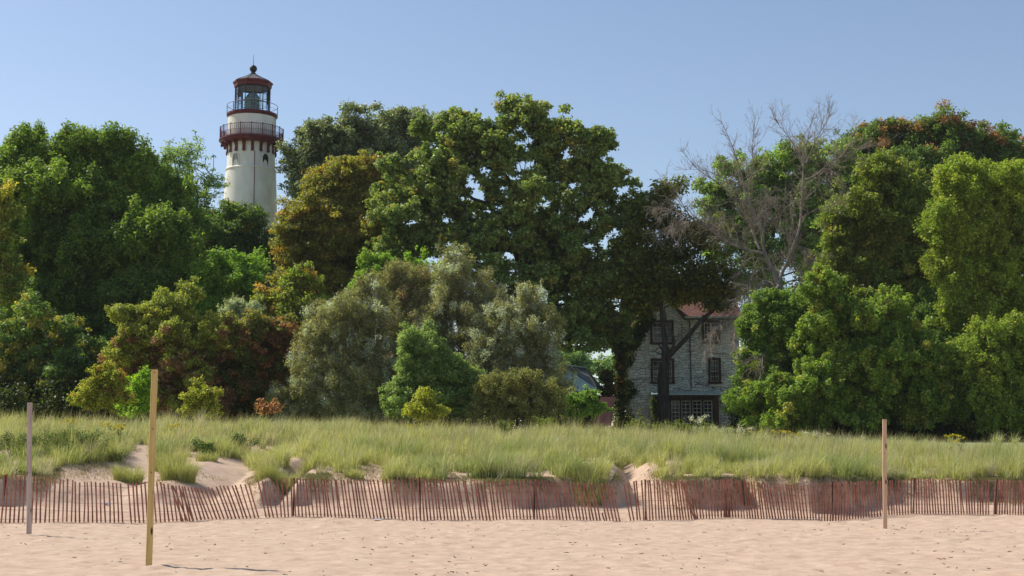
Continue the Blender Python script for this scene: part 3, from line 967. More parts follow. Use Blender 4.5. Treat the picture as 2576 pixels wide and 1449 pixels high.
rid = hz(60); ym = YF + DEP * .5
m_ = MB()
m_.poly(*slab([[xv - .1, YF - .35, zE - .05], [XR + .3, YF - .35, zE - .05], [XR + .3, ym, rid], [xv - .8, ym, rid]], .16))
m_.poly(*slab([[XL, YF + DEP + .3, zE - .05], [XR + .3, YF + DEP + .3, zE - .05], [XR + .3, ym + .01, rid], [apx, ym + .01, rid]], .16))
# gable roof planes running back
gl = [(XL - .15, hz(575)), (hx(785), hz(425)), (apx, apz + .1), (xv + .02, zE + .0)]
for (a, b_) in zip(gl[:-1], gl[1:]):
    m_.poly(*slab([[a[0], YF - .12, a[1]], [b_[0], YF - .12, b_[1]], [b_[0], YF + DEP, b_[1]], [a[0], YF + DEP, a[1]]], .2))
rf = m_.build("roof", tile, hs)
m_ = MB(); m_.box((hx(1400), ym + 1, rid + .2), (1.3, .9, 1.6)); m_.box((hx(1400), ym + 1, rid + 1.05), (1.44, 1.04, .12)); m_.build("chimney", M['stone'], rf)
m_ = MB(); m_.box(((hx(1195) + XR) / 2, YF - .38, zE - .03), (XR - hx(1195), .16, .14)); m_.build("gutter", M['copper'], hs)
m_ = MB(); m_.tube([[hx(1235), YF - .3, zE - .05], [hx(1240), YF - .09, zE - .4], [hx(1245), YF - .09, hz(985)]], .055, 8)
for q in (450, 560, 680, 700, 900):
    m_.box((hx(1245), YF - .08, hz(q)), (.17, .14, .06))
m_.build("downpipe", M['lead'], hs)

# bare vine stems and ivy on the house front
vm = MB()
r_ = random.Random(3)
for i in range(46):
    x = r_.uniform(XL + .2, hx(1520)); z = r_.uniform(hz(1260), hz(480))
    a = r_.uniform(-.5, .5) + (0 if r_.random() < .7 else 1.3)
    pts = []
    for k_ in range(r_.randint(6, 14)):
        pts.append([x, YF - .03 - .02 * r_.random(), z])
        a += r_.uniform(-.5, .5); x += math.cos(a) * .22; z += math.sin(a) * .16
    n_ = len(pts)
    vm.tube(pts, list(np.linspace(.016, .006, n_)), 4)
    for p_ in pts[::1]:
        for s_ in range(2):
            q = [p_[0] + r_.uniform(-.15, .15), p_[1] - .02, p_[2] + r_.uniform(-.22, .1)]
            vm.tube([p_, q], [.008, .005], 3)
vn = vm.build("creeper", mat("dead_vine", (.075, .05, .035), .9), None, org=(hx(1100), YF - .03, zg))
tag(vn, "leafless brown creeper stems clinging to the stone house front", "creeper")

# ------------------------------------------------------------------ leaves
def leaves(cent, rad, counts, size, aspect, cols, up=.5, shape=(1, 1, .75), outw=.28, jit=.26, hang=0.0, seed=None):
    """a cloud of small folded leaves round each centre"""
    idx = np.repeat(np.arange(len(cent)), counts)
    n = len(idx)
    d = rng.normal(size=(n, 3)); d /= np.linalg.norm(d, axis=1, keepdims=True)
    r = rng.random(n) ** .45
    p = cent[idx] + d * r[:, None] * rad[idx][:, None] * np.array(shape)
    p += rng.normal(0, .17, (n, 3)) * rad[idx][:, None]
    nrm = d * outw + np.array([0, 0, up]) + rng.normal(0, .55, (n, 3))
    nrm /= np.linalg.norm(nrm, axis=1, keepdims=True)
    t = rng.normal(size=(n, 3)) + d * .5 + np.array([0, 0, -hang])
    t -= nrm * (t * nrm).sum(1, keepdims=True); t /= np.linalg.norm(t, axis=1, keepdims=True) + 1e-9
    s = np.cross(nrm, t)
    L = size * rng.uniform(.65, 1.3, n)[:, None]
    W = L * aspect
    fold = nrm * L * .13
    base = p - t * L * .5; tip = p + t * L * .5 - nrm * L * .1
    le = p - s * W * .5 + fold; ri = p + s * W * .5 + fold
    V = np.stack([base, ri, tip, le], 1).reshape(-1, 3)
    Fq = np.arange(n * 4).reshape(n, 4)
    c = cols[idx] * (1 + rng.normal(0, jit, (n, 1))) * (1 + rng.normal(0, .07, (n, 3)))
    return V, Fq, np.clip(c, .004, .75)


def skeleton(trunk, trad, cent, step=1.0, droop=.0):
    """grow limbs from the trunk polyline out to each clump"""
    nodes = [trunk[0]]; par = [-1]
    for a in trunk[1:]:
        nodes.append(a); par.append(len(nodes) - 2)
    nt_ = len(nodes)
    N_ = np.zeros((len(cent) * 14 + nt_ + 10, 3)); N_[:nt_] = nodes
    Pp = list(par); cnt = nt_
    top = trunk[-1]; mid = trunk[len(trunk) // 2]
    dist = np.linalg.norm(cent - top, axis=1)
    DT = np.zeros(len(N_)); DT[:nt_] = np.linalg.norm(np.array(nodes) - top, axis=1) * .3
    plen = np.zeros(len(N_))
    s0 = max(nt_ // 2, 1) if nt_ > 2 else 0
    for i in np.argsort(dist):
        c = cent[i]
        dd = np.linalg.norm(N_[s0:cnt] - c, axis=1) + .35 * plen[s0:cnt] + np.maximum(0, N_[s0:cnt, 2] - c[2]) * .5
        k_ = int(np.argmin(dd)) + s0
        a = N_[k_]; d = c - a; L = np.linalg.norm(d)
        m_ = int(np.clip(L / step, 1, 9))
        perp = rng.normal(0, .10, 3) * L
        prev = k_
        for q in range(1, m_ + 1):
            f = q / m_
            p = a + d * f + perp * math.sin(f * math.pi) + np.array([0, 0, 1]) * math.sin(f * math.pi) * L * (.08 - droop) + rng.normal(0, .05, 3) * (q < m_)
            N_[cnt] = p; Pp.append(prev); plen[cnt] = plen[prev] + L / m_; prev = cnt; cnt += 1
    N_ = N_[:cnt]; Pp = np.array(Pp)
    acc = np.zeros(cnt)
    rr = np.zeros(cnt)
    for i in range(cnt - 1, 0, -1):
        if acc[i] == 0: acc[i] = 1
        acc[Pp[i]] += acc[i]
    acc[acc == 0] = 1
    rr = acc ** .48
    rmax = rr[nt_ - 1] if nt_ > 1 else rr[0]
    rr = rr / max(rmax, 1e-6) * trad * .85
    rr = np.clip(rr, .015, None)
    for i in range(nt_):
        rr[i] = trad * (1.25 - .3 * i / max(nt_ - 1, 1)) if i else trad * 1.5
    return N_, Pp, rr


GAIN = 5.4


def tree(name, label, cat, Y, lobes, trunk, cA, cB, cC=None, fC=.0, n=120, per=300, crad=1.1, size=.26, aspect=.6, shape=(1, 1, .75), up=.5,
         trad=.3, group=None, lm='leaf', bark='bark', shell=.5, hang=0., cfun=None, hide=.55, limbs=True, jit=.22, step=1.1, flat=.9, dens=3.1, fill=.7, frac=True):
    base = P(trunk[0][0], trunk[0][1] if len(trunk[0]) > 1 else 1040, Y)
    base[2] = gz(base[0], base[1])
    crad = crad * .86; n = int(n * 1.5); size = size * .86
    root = thing(name, label, cat, base, group)
    ks_ = S(Y)
    # clump centres in the crown's lobes
    if frac:
        L2 = []
        for l in lobes:
            l = tuple(l) + (0,) * (5 - len(l))
            if min(l[2], l[3]) < 28: L2.append(l); continue
            L2.append((l[0], l[1], l[2] * .9, l[3] * .9, l[4]))
            for _ in range(5):
                a_ = rng.uniform(0, 2 * math.pi); rr_ = rng.uniform(.6, .9); k_ = rng.uniform(.26, .46)
                L2.append((l[0] + math.cos(a_) * l[2] * rr_, l[1] + math.sin(a_) * l[3] * rr_, l[2] * k_, l[3] * k_, l[4] - rng.uniform(0, .9) * l[2] * ks_))
        lobes = L2
    areas = np.array([l[2] * l[3] for l in lobes], float); pr_ = areas / areas.sum()
    cs = []
    rs = []
    ks = S(Y)
    for li, l in enumerate(lobes):
        m_ = max(3, int(round(n * pr_[li])))
        c0 = P(l[0], l[1], Y + (l[4] if len(l) > 4 else 0))
        rx, rz = l[2] * ks, l[3] * ks
        ry = rx * flat if rx < 5 else 4.5 + (rx - 5) * .5
        nb_ = max(3, int(round(m_ / dens)))
        got = 0
        while got < nb_:
            d = rng.normal(size=3); d /= np.linalg.norm(d)
            if d[1] > .1 and rng.random() < hide: continue
            r = (shell + (1 - shell) * rng.random() ** .5) * rng.uniform(.84, 1.17)
            br_ = crad * rng.uniform(1.1, 2.2)
            br_ = min(br_, .75 * min(rx, rz) + .25)
            c = c0 + d * np.array([rx, ry, rz]) * r
            c -= d * np.array([1, 1, .7]) * br_ * .7 * min(1, r)
            for q in range(int(rng.integers(5, 9) * (br_ / crad / 1.5) ** 1.5) + 2):
                e_ = rng.normal(size=3); e_ /= np.linalg.norm(e_)
                if e_[2] < -.25: e_[2] *= -.6
                cc_ = c + (e_ * .85 + d * .25) * np.array([1, 1, .72 if shape[2] < 1 else 1.1]) * br_ * rng.uniform(.4, 1.15)
                cr_ = crad * rng.uniform(.38, .72)
                if cc_[2] < base[2] + .3: cc_[2] = base[2] + .3 + rng.random() * 1.0
                cs.append(cc_); rs.append(cr_)
            got += 1
        for q in range(int(m_ * fill)):
            d = rng.normal(size=3); d /= np.linalg.norm(d); d[1] = -abs(d[1]) if rng.random() < .7 else d[1]
            cs.append(c0 + d * np.array([rx, ry, rz]) * rng.random() ** .45 * .97); rs.append(crad * rng.uniform(.35, .65))
            cs[-1][2] = max(cs[-1][2], base[2] + .3)
        for q in range(int(m_ * .35)):
            d = rng.normal(size=3); d /= np.linalg.norm(d)
            cs.append(c0 + d * np.array([rx, ry, rz]) * rng.uniform(.98, 1.12)); rs.append(crad * rng.uniform(.16, .34))
            cs[-1][2] = max(cs[-1][2], base[2] + .3)
    cs = np.array(cs); rs = np.array(rs)
    cs = cs + rng.normal(0, .42, cs.shape) * crad
    cs[:, 2] = np.maximum(cs[:, 2], base[2] + .25)
    t = (.45 * rng.random(len(cs)) + .55 * sstep(.3, .7, fbm(cs[:, 0] * .45 + cs[:, 1] * .2, cs[:, 2] * .45 + 60)))[:, None]
    zn = (cs[:, 2:3] - cs[:, 2].min()) / max(np.ptp(cs[:, 2]), .1)
    A, B = np.array(cA), np.array(cB)
    col = A * (1 - t) + B * t
    if cC is not None:
        w_ = cfun(cs, zn[:, 0]) if cfun else np.full(len(cs), fC)
        pick = rng.random(len(cs)) < w_
        col[pick] = np.array(cC) * rng.uniform(.75, 1.25, (pick.sum(), 1))
    cnt = np.maximum(9, (per * 1.0 * (rs / crad) ** 2).astype(int))
    col = col * GAIN / (1 + (col @ np.array([.3, .6, .1]))[:, None] * GAIN * .95)
    V, Fq, c = leaves(cs, rs, cnt, size, aspect, col, up=up, shape=shape, hang=hang, jit=jit)
    npmesh("crown", V, Fq, M[lm], root, col=c)
    if limbs:
        tp = []
        for q in trunk:
            p = P(q[0], q[1], Y) if len(q) > 1 else base
            if len(q) > 2: p = P(q[0], q[1], Y + q[2])
            tp.append(p)
        tp[0] = base - [0, 0, .3]
        tp = smoothline(tp, max(len(tp) * 3, 5))
        Nn, Pp, rr = skeleton(tp, trad, cs, step)
        e = np.arange(1, len(Nn))
        V1, F1 = tubes(Nn[Pp[e]], Nn[e], rr[Pp[e]] * .92 if False else np.minimum(rr[Pp[e]], rr[e] * 1.35), rr[e], 6)
        # small twigs inside each clump
        k2 = np.repeat(np.arange(len(cs)), 4)
        e2 = cs[k2] + rng.normal(0, .5, (len(k2), 3)) * rs[k2][:, None]
        V2, F2 = tubes(cs[k2], e2, np.full(len(k2), .018), np.full(len(k2), .007), 3)
        F1 = np.concatenate([F1, F2 + len(V1)]); V1 = np.concatenate([V1, V2])
        npmesh("trunk", V1, F1, M[bark], root, smooth=True)
    return root


M['redpaint'] = M['redpaint']
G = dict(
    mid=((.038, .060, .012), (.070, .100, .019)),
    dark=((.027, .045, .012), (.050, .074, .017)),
    bright=((.058, .100, .016), (.095, .140, .024)),
    oak=((.046, .066, .019), (.088, .108, .032)),
    grey=((.055, .067, .036), (.092, .104, .056)),
    yel=((.11, .13, .018), (.17, .17, .03)),
    olive=((.075, .078, .018), (.11, .095, .02)),
    silver=((.085, .095, .050), (.14, .15, .095)),
    pale=((.07, .11, .04), (.11, .15, .06)),
)
YEL = (.18, .15, .025); ORG_ = (.22, .10, .03); RUST = (.10, .055, .025); SILV = (.30, .34, .27)

TG = "trees behind the dune"
# --- far background
tree("green_tree", "feathery pale green tree beside the lighthouse shaft", "tree", 116, [(440, 420, 85, 75), (500, 400, 45, 55), (480, 500, 80, 60), (400, 460, 60, 60), (545, 470, 25, 35)], [(450, 1040), (455, 700), (450, 560)],
     *G['pale'], n=52, per=75, crad=1.0, size=.3, aspect=.4, up=.8, fill=.15, frac=False, shape=(1.3, 1.3, .35), group=TG, trad=.25, hide=.3, shell=.3)
tree("oak_tree", "grey green oak standing directly beside the lighthouse gallery", "tree", 124, [(806, 398, 74, 78), (870, 370, 80, 75), (960, 330, 70, 62), (1030, 325, 50, 60), (757, 452, 36, 62), (892, 480, 130, 90), (1010, 430, 80, 80)], [(880, 1040), (885, 700), (890, 560)],
     *G['grey'], n=260, per=300, crad=1.25, size=.30, group=TG, trad=.45, lm='waxleaf', shape=(1, 1, .7))
tree("maple_tree", "dark green tree whose top reaches the foot of the lighthouse", "tree", 112, [(560, 600, 90, 95), (640, 620, 60, 85), (500, 640, 90, 110), (600, 760, 110, 150), (520, 850, 120, 180), (640, 900, 90, 140)], [(575, 1040), (575, 800), (570, 700)],
     *G['dark'], YEL, .06, n=330, per=340, crad=1.15, size=.28, group=TG, trad=.35)
tree("maple_tree", "rusty topped dark tree rising beyond the yellow green one", "tree", 126, [(2160, 380, 55, 60), (2260, 390, 80, 70), (2390, 385, 105, 80), (2500, 400, 80, 75), (2570, 430, 50, 80), (2300, 480, 150, 110), (2450, 500, 140, 120), (2235, 355, 40, 42)], [(2350, 1040), (2350, 700), (2340, 560)],
     *G['dark'], RUST, .0, n=330, per=330, crad=1.25, size=.3, group=TG, trad=.4, cfun=lambda c, z: np.clip((z - .55) * .9, 0, .34))
tree("maple_tree", "light green tree showing through the leafless branches", "tree", 122, [(1850, 500, 75, 95), (1920, 470, 60, 85), (2010, 460, 70, 80), (2070, 500, 70, 90), (1830, 590, 60, 60), (1980, 600, 130, 120), (2100, 640, 100, 120), (1900, 690, 70, 60), (2130, 430, 60, 70), (2050, 560, 90, 90), (1790, 530, 36, 60), (1960, 520, 80, 80)], [(1960, 1040), (1960, 800), (1950, 690)],
     *G['oak'], (.10, .15, .03), .3, n=270, per=280, crad=1.15, size=.3, group=TG, trad=.35, shell=.35)
# --- left group
tree("maple_tree", "broad dark green tree with many pointed leafy tufts", "tree", 100, [(90, 440, 80, 85), (40, 450, 60, 65), (200, 440, 95, 85), (300, 430, 80, 75), (370, 450, 65, 70), (240, 540, 190, 150), (60, 560, 110, 130), (400, 560, 110, 130), (270, 680, 230, 150), (100, 720, 150, 150), (-30, 480, 70, 90)],
     [(262, 1040), (262, 780), (262, 700), (285, 640)],
     *G['mid'], n=620, per=420, crad=1.15, size=.27, shape=(.85, .85, 1.15), up=.75, group=TG, trad=.42)
tree("maple_tree", "tree with golden yellow leaves cut by the picture edge", "tree", 92, [(-8, 560, 40, 95), (-30, 620, 50, 110), (5, 690, 40, 50)], [(-20, 1040), (-20, 800), (-10, 650)],
     (.06, .085, .02), (.12, .12, .02), YEL, .25, n=70, per=260, crad=.9, size=.24, group=TG, trad=.2)
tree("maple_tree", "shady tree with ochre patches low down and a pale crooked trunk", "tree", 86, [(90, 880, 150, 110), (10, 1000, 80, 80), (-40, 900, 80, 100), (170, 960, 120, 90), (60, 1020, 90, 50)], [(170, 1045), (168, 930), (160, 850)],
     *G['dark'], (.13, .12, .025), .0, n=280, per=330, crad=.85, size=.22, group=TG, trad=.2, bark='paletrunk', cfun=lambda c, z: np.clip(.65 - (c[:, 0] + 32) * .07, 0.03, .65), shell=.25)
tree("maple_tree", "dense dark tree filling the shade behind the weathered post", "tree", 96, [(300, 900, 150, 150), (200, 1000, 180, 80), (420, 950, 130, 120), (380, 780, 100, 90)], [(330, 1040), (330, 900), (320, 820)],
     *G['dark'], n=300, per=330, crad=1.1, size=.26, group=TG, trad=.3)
tree("maple_tree", "small bright green tree among darker crowns below the lighthouse", "tree", 94, [(560, 710, 85, 60), (610, 690, 45, 45), (520, 760, 60, 60), (600, 780, 60, 60)], [(570, 1040), (570, 850), (565, 760)],
     *G['bright'], n=110, per=300, crad=.85, size=.23, up=.8, group=TG, trad=.16)
# --- middle
tree("maple_tree", "orange tinged olive tree between the lighthouse and the great oak", "tree", 108, [(900, 460, 75, 70), (850, 480, 60, 60), (950, 480, 60, 80), (780, 568, 74, 68), (870, 600, 118, 115), (755, 660, 64, 85), (800, 740, 120, 60), (960, 660, 70, 110)], [(880, 1040), (880, 800), (870, 700)],
     *G['olive'], (.12, .085, .02), .2, n=420, per=320, crad=1.05, size=.26, shape=(1.2, 1.2, .5), group=TG, trad=.33)
tree("oak_tree", "great spreading oak with dark limbs and sky gaps", "tree", 100, [(1200, 340, 110, 85), (1300, 350, 100, 85), (1120, 370, 90, 85), (1420, 400, 95, 80), (1500, 420, 70, 75), (1230, 470, 200, 120), (1050, 480, 100, 110), (1420, 520, 150, 110), (1560, 500, 75, 90), (1120, 620, 180, 110), (1330, 620, 170, 100), (1530, 620, 120, 90), (1450, 720, 110, 80), (1200, 740, 110, 70), (1560, 740, 60, 70), (1010, 600, 80, 110), (1480, 820, 80, 50), (1060, 740, 90, 70), (1340, 880, 60, 60)],
     [(1352, 1040), (1350, 860), (1335, 760), (1328, 700), (1310, 640)],
     *G['oak'], (.13, .12, .03), .06, n=640, per=230, crad=.84, size=.30, aspect=.65, group=TG, trad=.62, lm='waxleaf', shape=(1, 1, .7), shell=.25, hide=.4, dens=3.5, fill=.38)
# second stem of the oak reads as a separate trunk close by
tree("oak_tree", "twin oak stem with a leaning limb and drooping leaf sprays", "tree", 103, [(1430, 700, 90, 60), (1500, 760, 70, 60), (1440, 860, 70, 40), (1530, 830, 40, 60), (1390, 620, 70, 60)], [(1375, 1040), (1378, 860), (1390, 770), (1400, 700)],
     *G['oak'], n=100, per=200, crad=.9, size=.29, group=TG, trad=.45, lm='waxleaf', shape=(1, 1, .7), shell=.2, hide=.2)
tree("ash_tree", "bright green sapling top with upright sprays left of centre", "tree", 86, [(950, 700, 42, 60), (930, 740, 40, 40), (965, 670, 22, 30)], [(950, 1050), (950, 900), (950, 760)],
     *G['bright'], n=60, per=220, crad=.62, size=.22, aspect=.4, shape=(.7, .7, 1.2), up=.7, group="saplings above the willows", trad=.1)
tree("ash_tree", "yellower green sapling with three leafy spires above the willows", "tree", 85, [(1040, 700, 24, 80), (1075, 720, 30, 60), (1010, 730, 24, 50), (1100, 740, 24, 60), (1055, 780, 60, 60)], [(1060, 1050), (1060, 900), (1055, 780)],
     (.085, .14, .018), (.12, .18, .025), n=90, per=230, crad=.6, size=.2, aspect=.45, shape=(.7, .7, 1.2), up=.7, group="saplings above the willows", trad=.1)
tree("maple_tree", "yellow green tree with rusty undersides behind the silver willows", "tree", 84, [(740, 770, 80, 70), (700, 830, 60, 60), (790, 820, 50, 70), (670, 790, 40, 40), (770, 720, 40, 30)], [(745, 1050), (745, 900), (745, 820)],
     (.075, .095, .018), (.12, .13, .025), (.12, .075, .02), .2, n=150, per=280, crad=.75, size=.2, group=TG, trad=.15)
# --- rusty sumac mass
tree("boxelder_tree", "yellow green box elder with rusty brown seed clusters below", "tree", 78, [(440, 780, 55, 60), (470, 745, 26, 36), (360, 820, 70, 55), (480, 830, 70, 60), (400, 880, 110, 65), (340, 900, 50, 50), (500, 900, 60, 60), (330, 940, 30, 50), (430, 960, 100, 50), (470, 1010, 110, 40)], [(450, 1050), (448, 930), (440, 850)],
     (.075, .09, .018), (.12, .125, .025), (.095, .055, .028), 0, n=290, per=280, crad=.6, size=.17, group=TG, trad=.13, bark='paletrunk', cfun=lambda c, z: np.clip(1.0 - z * 1.35, 0, .75))
tree("boxelder_tree", "dusky brownish box elder thicket in the shade", "tree", 80, [(600, 920, 110, 100), (680, 960, 90, 90), (540, 1000, 90, 60), (640, 850, 60, 40), (740, 900, 60, 90), (420, 1010, 80, 50)], [(610, 1050), (610, 980), (600, 920)],
     (.045, .055, .015), (.075, .075, .02), (.085, .045, .02), .4, n=340, per=300, crad=.7, size=.18, group=TG, trad=.14)
tree("willow_shrub", "small silvery shrub peeping out behind the brown thicket", "shrub", 83, [(610, 790, 40, 30), (580, 800, 20, 26), (650, 790, 20, 20)], [(610, 1050), (610, 900), (610, 820)],
     *G['silver'], SILV, .4, n=26, per=200, crad=.5, size=.2, aspect=.25, shape=(.7, .7, 1.1), group="silver leaved shrubs", trad=.06)
# --- silver willows
wl = "silver leaved shrubs"
for (lab, Y, lobes, tr, cc, fr) in [
    ("silver green willow nearest the brown thicket, lowest and widest", 77, [(860, 900, 95, 120), (800, 960, 80, 90), (950, 860, 60, 90), (940, 980, 90, 80), (880, 800, 60, 60), (930, 780, 40, 50), (740, 1010, 60, 45), (900, 1000, 100, 60), (820, 870, 60, 60)], (860, 1050), SILV, .2),
    ("tall willow spire with reddish tinge under the yellow green sapling", 79, [(1020, 800, 60, 110), (1000, 730, 34, 50), (1060, 870, 80, 110), (1000, 960, 90, 90)], (1020, 1050), (.12, .09, .05), .2),
    ("highest silver willow with feathery plumes in front of the oak", 78, [(1160, 760, 50, 100), (1140, 690, 26, 40), (1100, 820, 60, 90), (1110, 960, 90, 90), (1220, 790, 50, 70), (1180, 880, 90, 120), (1230, 980, 100, 80), (1260, 830, 50, 70)], (1180, 1050), SILV, .2),
    ("whitest silver willow at the side of the green roofed shed", 76, [(1340, 880, 50, 80), (1250, 850, 60, 80), (1240, 950, 80, 90), (1370, 830, 36, 50), (1320, 780, 26, 40), (1330, 970, 100, 80), (1372, 950, 26, 75), (1280, 900, 60, 80), (1300, 1030, 80, 30)], (1330, 1055), SILV, .32)]:
    lobes = lobes + [(l[0] + rng.uniform(-.8, .8) * l[2], l[1] - l[3] * rng.uniform(.7, 1.0), rng.uniform(9, 17), rng.uniform(26, 48)) for l in lobes[:6] for _ in range(2)]
    tree("willow_shrub", lab, "shrub", Y, lobes, [(tr[0], tr[1]), (tr[0] + 4, 960), (tr[0], 880)], (.075, .075, .032), (.115, .11, .056), cc, fr, n=300, per=330, crad=.72, size=.19, aspect=.22,
         shape=(.75, .75, .95), up=.35, hang=-.9, group=wl, trad=.12, bark='paletrunk', jit=.3, shell=.35)
tree("green_shrub", "fresh green shrub standing in front of the silver willows", "shrub", 73, [(1045, 890, 38, 56), (1100, 930, 56, 50), (1040, 970, 50, 60), (1010, 1010, 40, 40), (1150, 960, 55, 50), (1160, 1020, 70, 40), (1060, 860, 30, 30)], [(1080, 1055), (1080, 1000), (1080, 940)],
     (.066, .094, .032), (.096, .128, .046), n=220, per=280, crad=.55, size=.16, aspect=.4, group="shrubs at the dune edge", trad=.08, up=.8)
tree("brown_shrub", "twiggy olive brown bush below the whitest willow", "shrub", 72, [(1290, 1000, 90, 55), (1230, 1020, 60, 35), (1370, 1010, 60, 50), (1395, 1040, 34, 22)], [(1300, 1060), (1300, 1030), (1300, 1000)],
     (.06, .065, .022), (.10, .095, .035), n=200, per=260, crad=.5, size=.14, aspect=.3, group="shrubs at the dune edge", trad=.06)
tree("yellow_shrub", "rounded yellow green bush on the grass crest", "shrub", 64, [(1075, 1020, 42, 34), (1055, 1040, 34, 22), (1100, 1042, 34, 18), (1068, 995, 18, 16)], [(1075, 1062), (1075, 1040), (1075, 1020)],
     (.13, .145, .02), (.17, .17, .03), n=62, per=130, crad=.3, size=.11, aspect=.55, group="shrubs at the dune edge", trad=.03)
tree("locust_sapling", "taller yellow sapling with lacy leaflets beside the weathered post", "sapling", 66, [(258, 955, 28, 42), (262, 925, 18, 18), (300, 985, 32, 30), (245, 1000, 45, 34), (285, 1015, 50, 24), (200, 1008, 22, 16), (295, 950, 14, 20)], [(262, 1050), (262, 1000), (260, 960)],
     (.12, .135, .018), (.16, .16, .025), (.16, .10, .03), .12, n=60, per=90, crad=.30, size=.12, aspect=.4, group="yellow saplings on the dune", trad=.03, shape=(1.1, 1, .7))
tree("locust_sapling", "shorter yellow sapling just beyond the yellow lumber post", "sapling", 65, [(505, 1010, 40, 30), (495, 975, 12, 22), (545, 990, 16, 28), (530, 1030, 40, 20), (480, 1032, 30, 16)], [(505, 1055), (505, 1020), (503, 990)],
     (.12, .135, .018), (.16, .16, .028), n=44, per=90, crad=.28, size=.12, aspect=.4, group="yellow saplings on the dune", trad=.03)
tree("green_shrub", "narrow bright green shrub in the shade by the yellow lumber post", "shrub", 70, [(350, 1000, 26, 50), (365, 960, 20, 30), (340, 1030, 40, 20)], [(352, 1055), (352, 1020), (352, 990)],
     (.09, .15, .015), (.13, .19, .02), n=55, per=150, crad=.4, size=.13, group="shrubs at the dune edge", trad=.04)
tree("red_weed", "reddish dried bush between the brown thicket and the willows", "shrub", 63, [(670, 1033, 22, 16), (655, 1020, 12, 12), (690, 1028, 12, 14)], [(672, 1058), (672, 1045), (672, 1035)],
     (.15, .07, .035), (.22, .12, .06), n=9, per=30, crad=.22, size=.1, group="shrubs at the dune edge", trad=.015)
tree("green_shrub", "low leafy shrub before the ivy covered shed wall", "shrub", 80, [(1455, 1020, 30, 30), (1480, 1010, 22, 30), (1425, 1035, 24, 18), (1500, 1035, 20, 16)], [(1460, 1060), (1460, 1040), (1460, 1025)],
     (.06, .10, .02), (.10, .15, .03), n=60, per=140, crad=.4, size=.13, group="shrubs at the dune edge", trad=.04)
tree("far_tree", "pale distant tree seen over the green shed roof", "tree", 170, [(1440, 920, 50, 30), (1490, 935, 60, 24), (1400, 925, 40, 26), (1350, 930, 50, 24)], [(1450, 1040), (1450, 980), (1450, 940)],
     *G['pale'], n=70, per=200, crad=1.3, size=.4, group="far trees behind the shed", trad=.3)
# --- tree in front of the house
hzx = lambda z: 1368.5 + z / 3.375
hzy = lambda z: 684.3 + z / 3.375


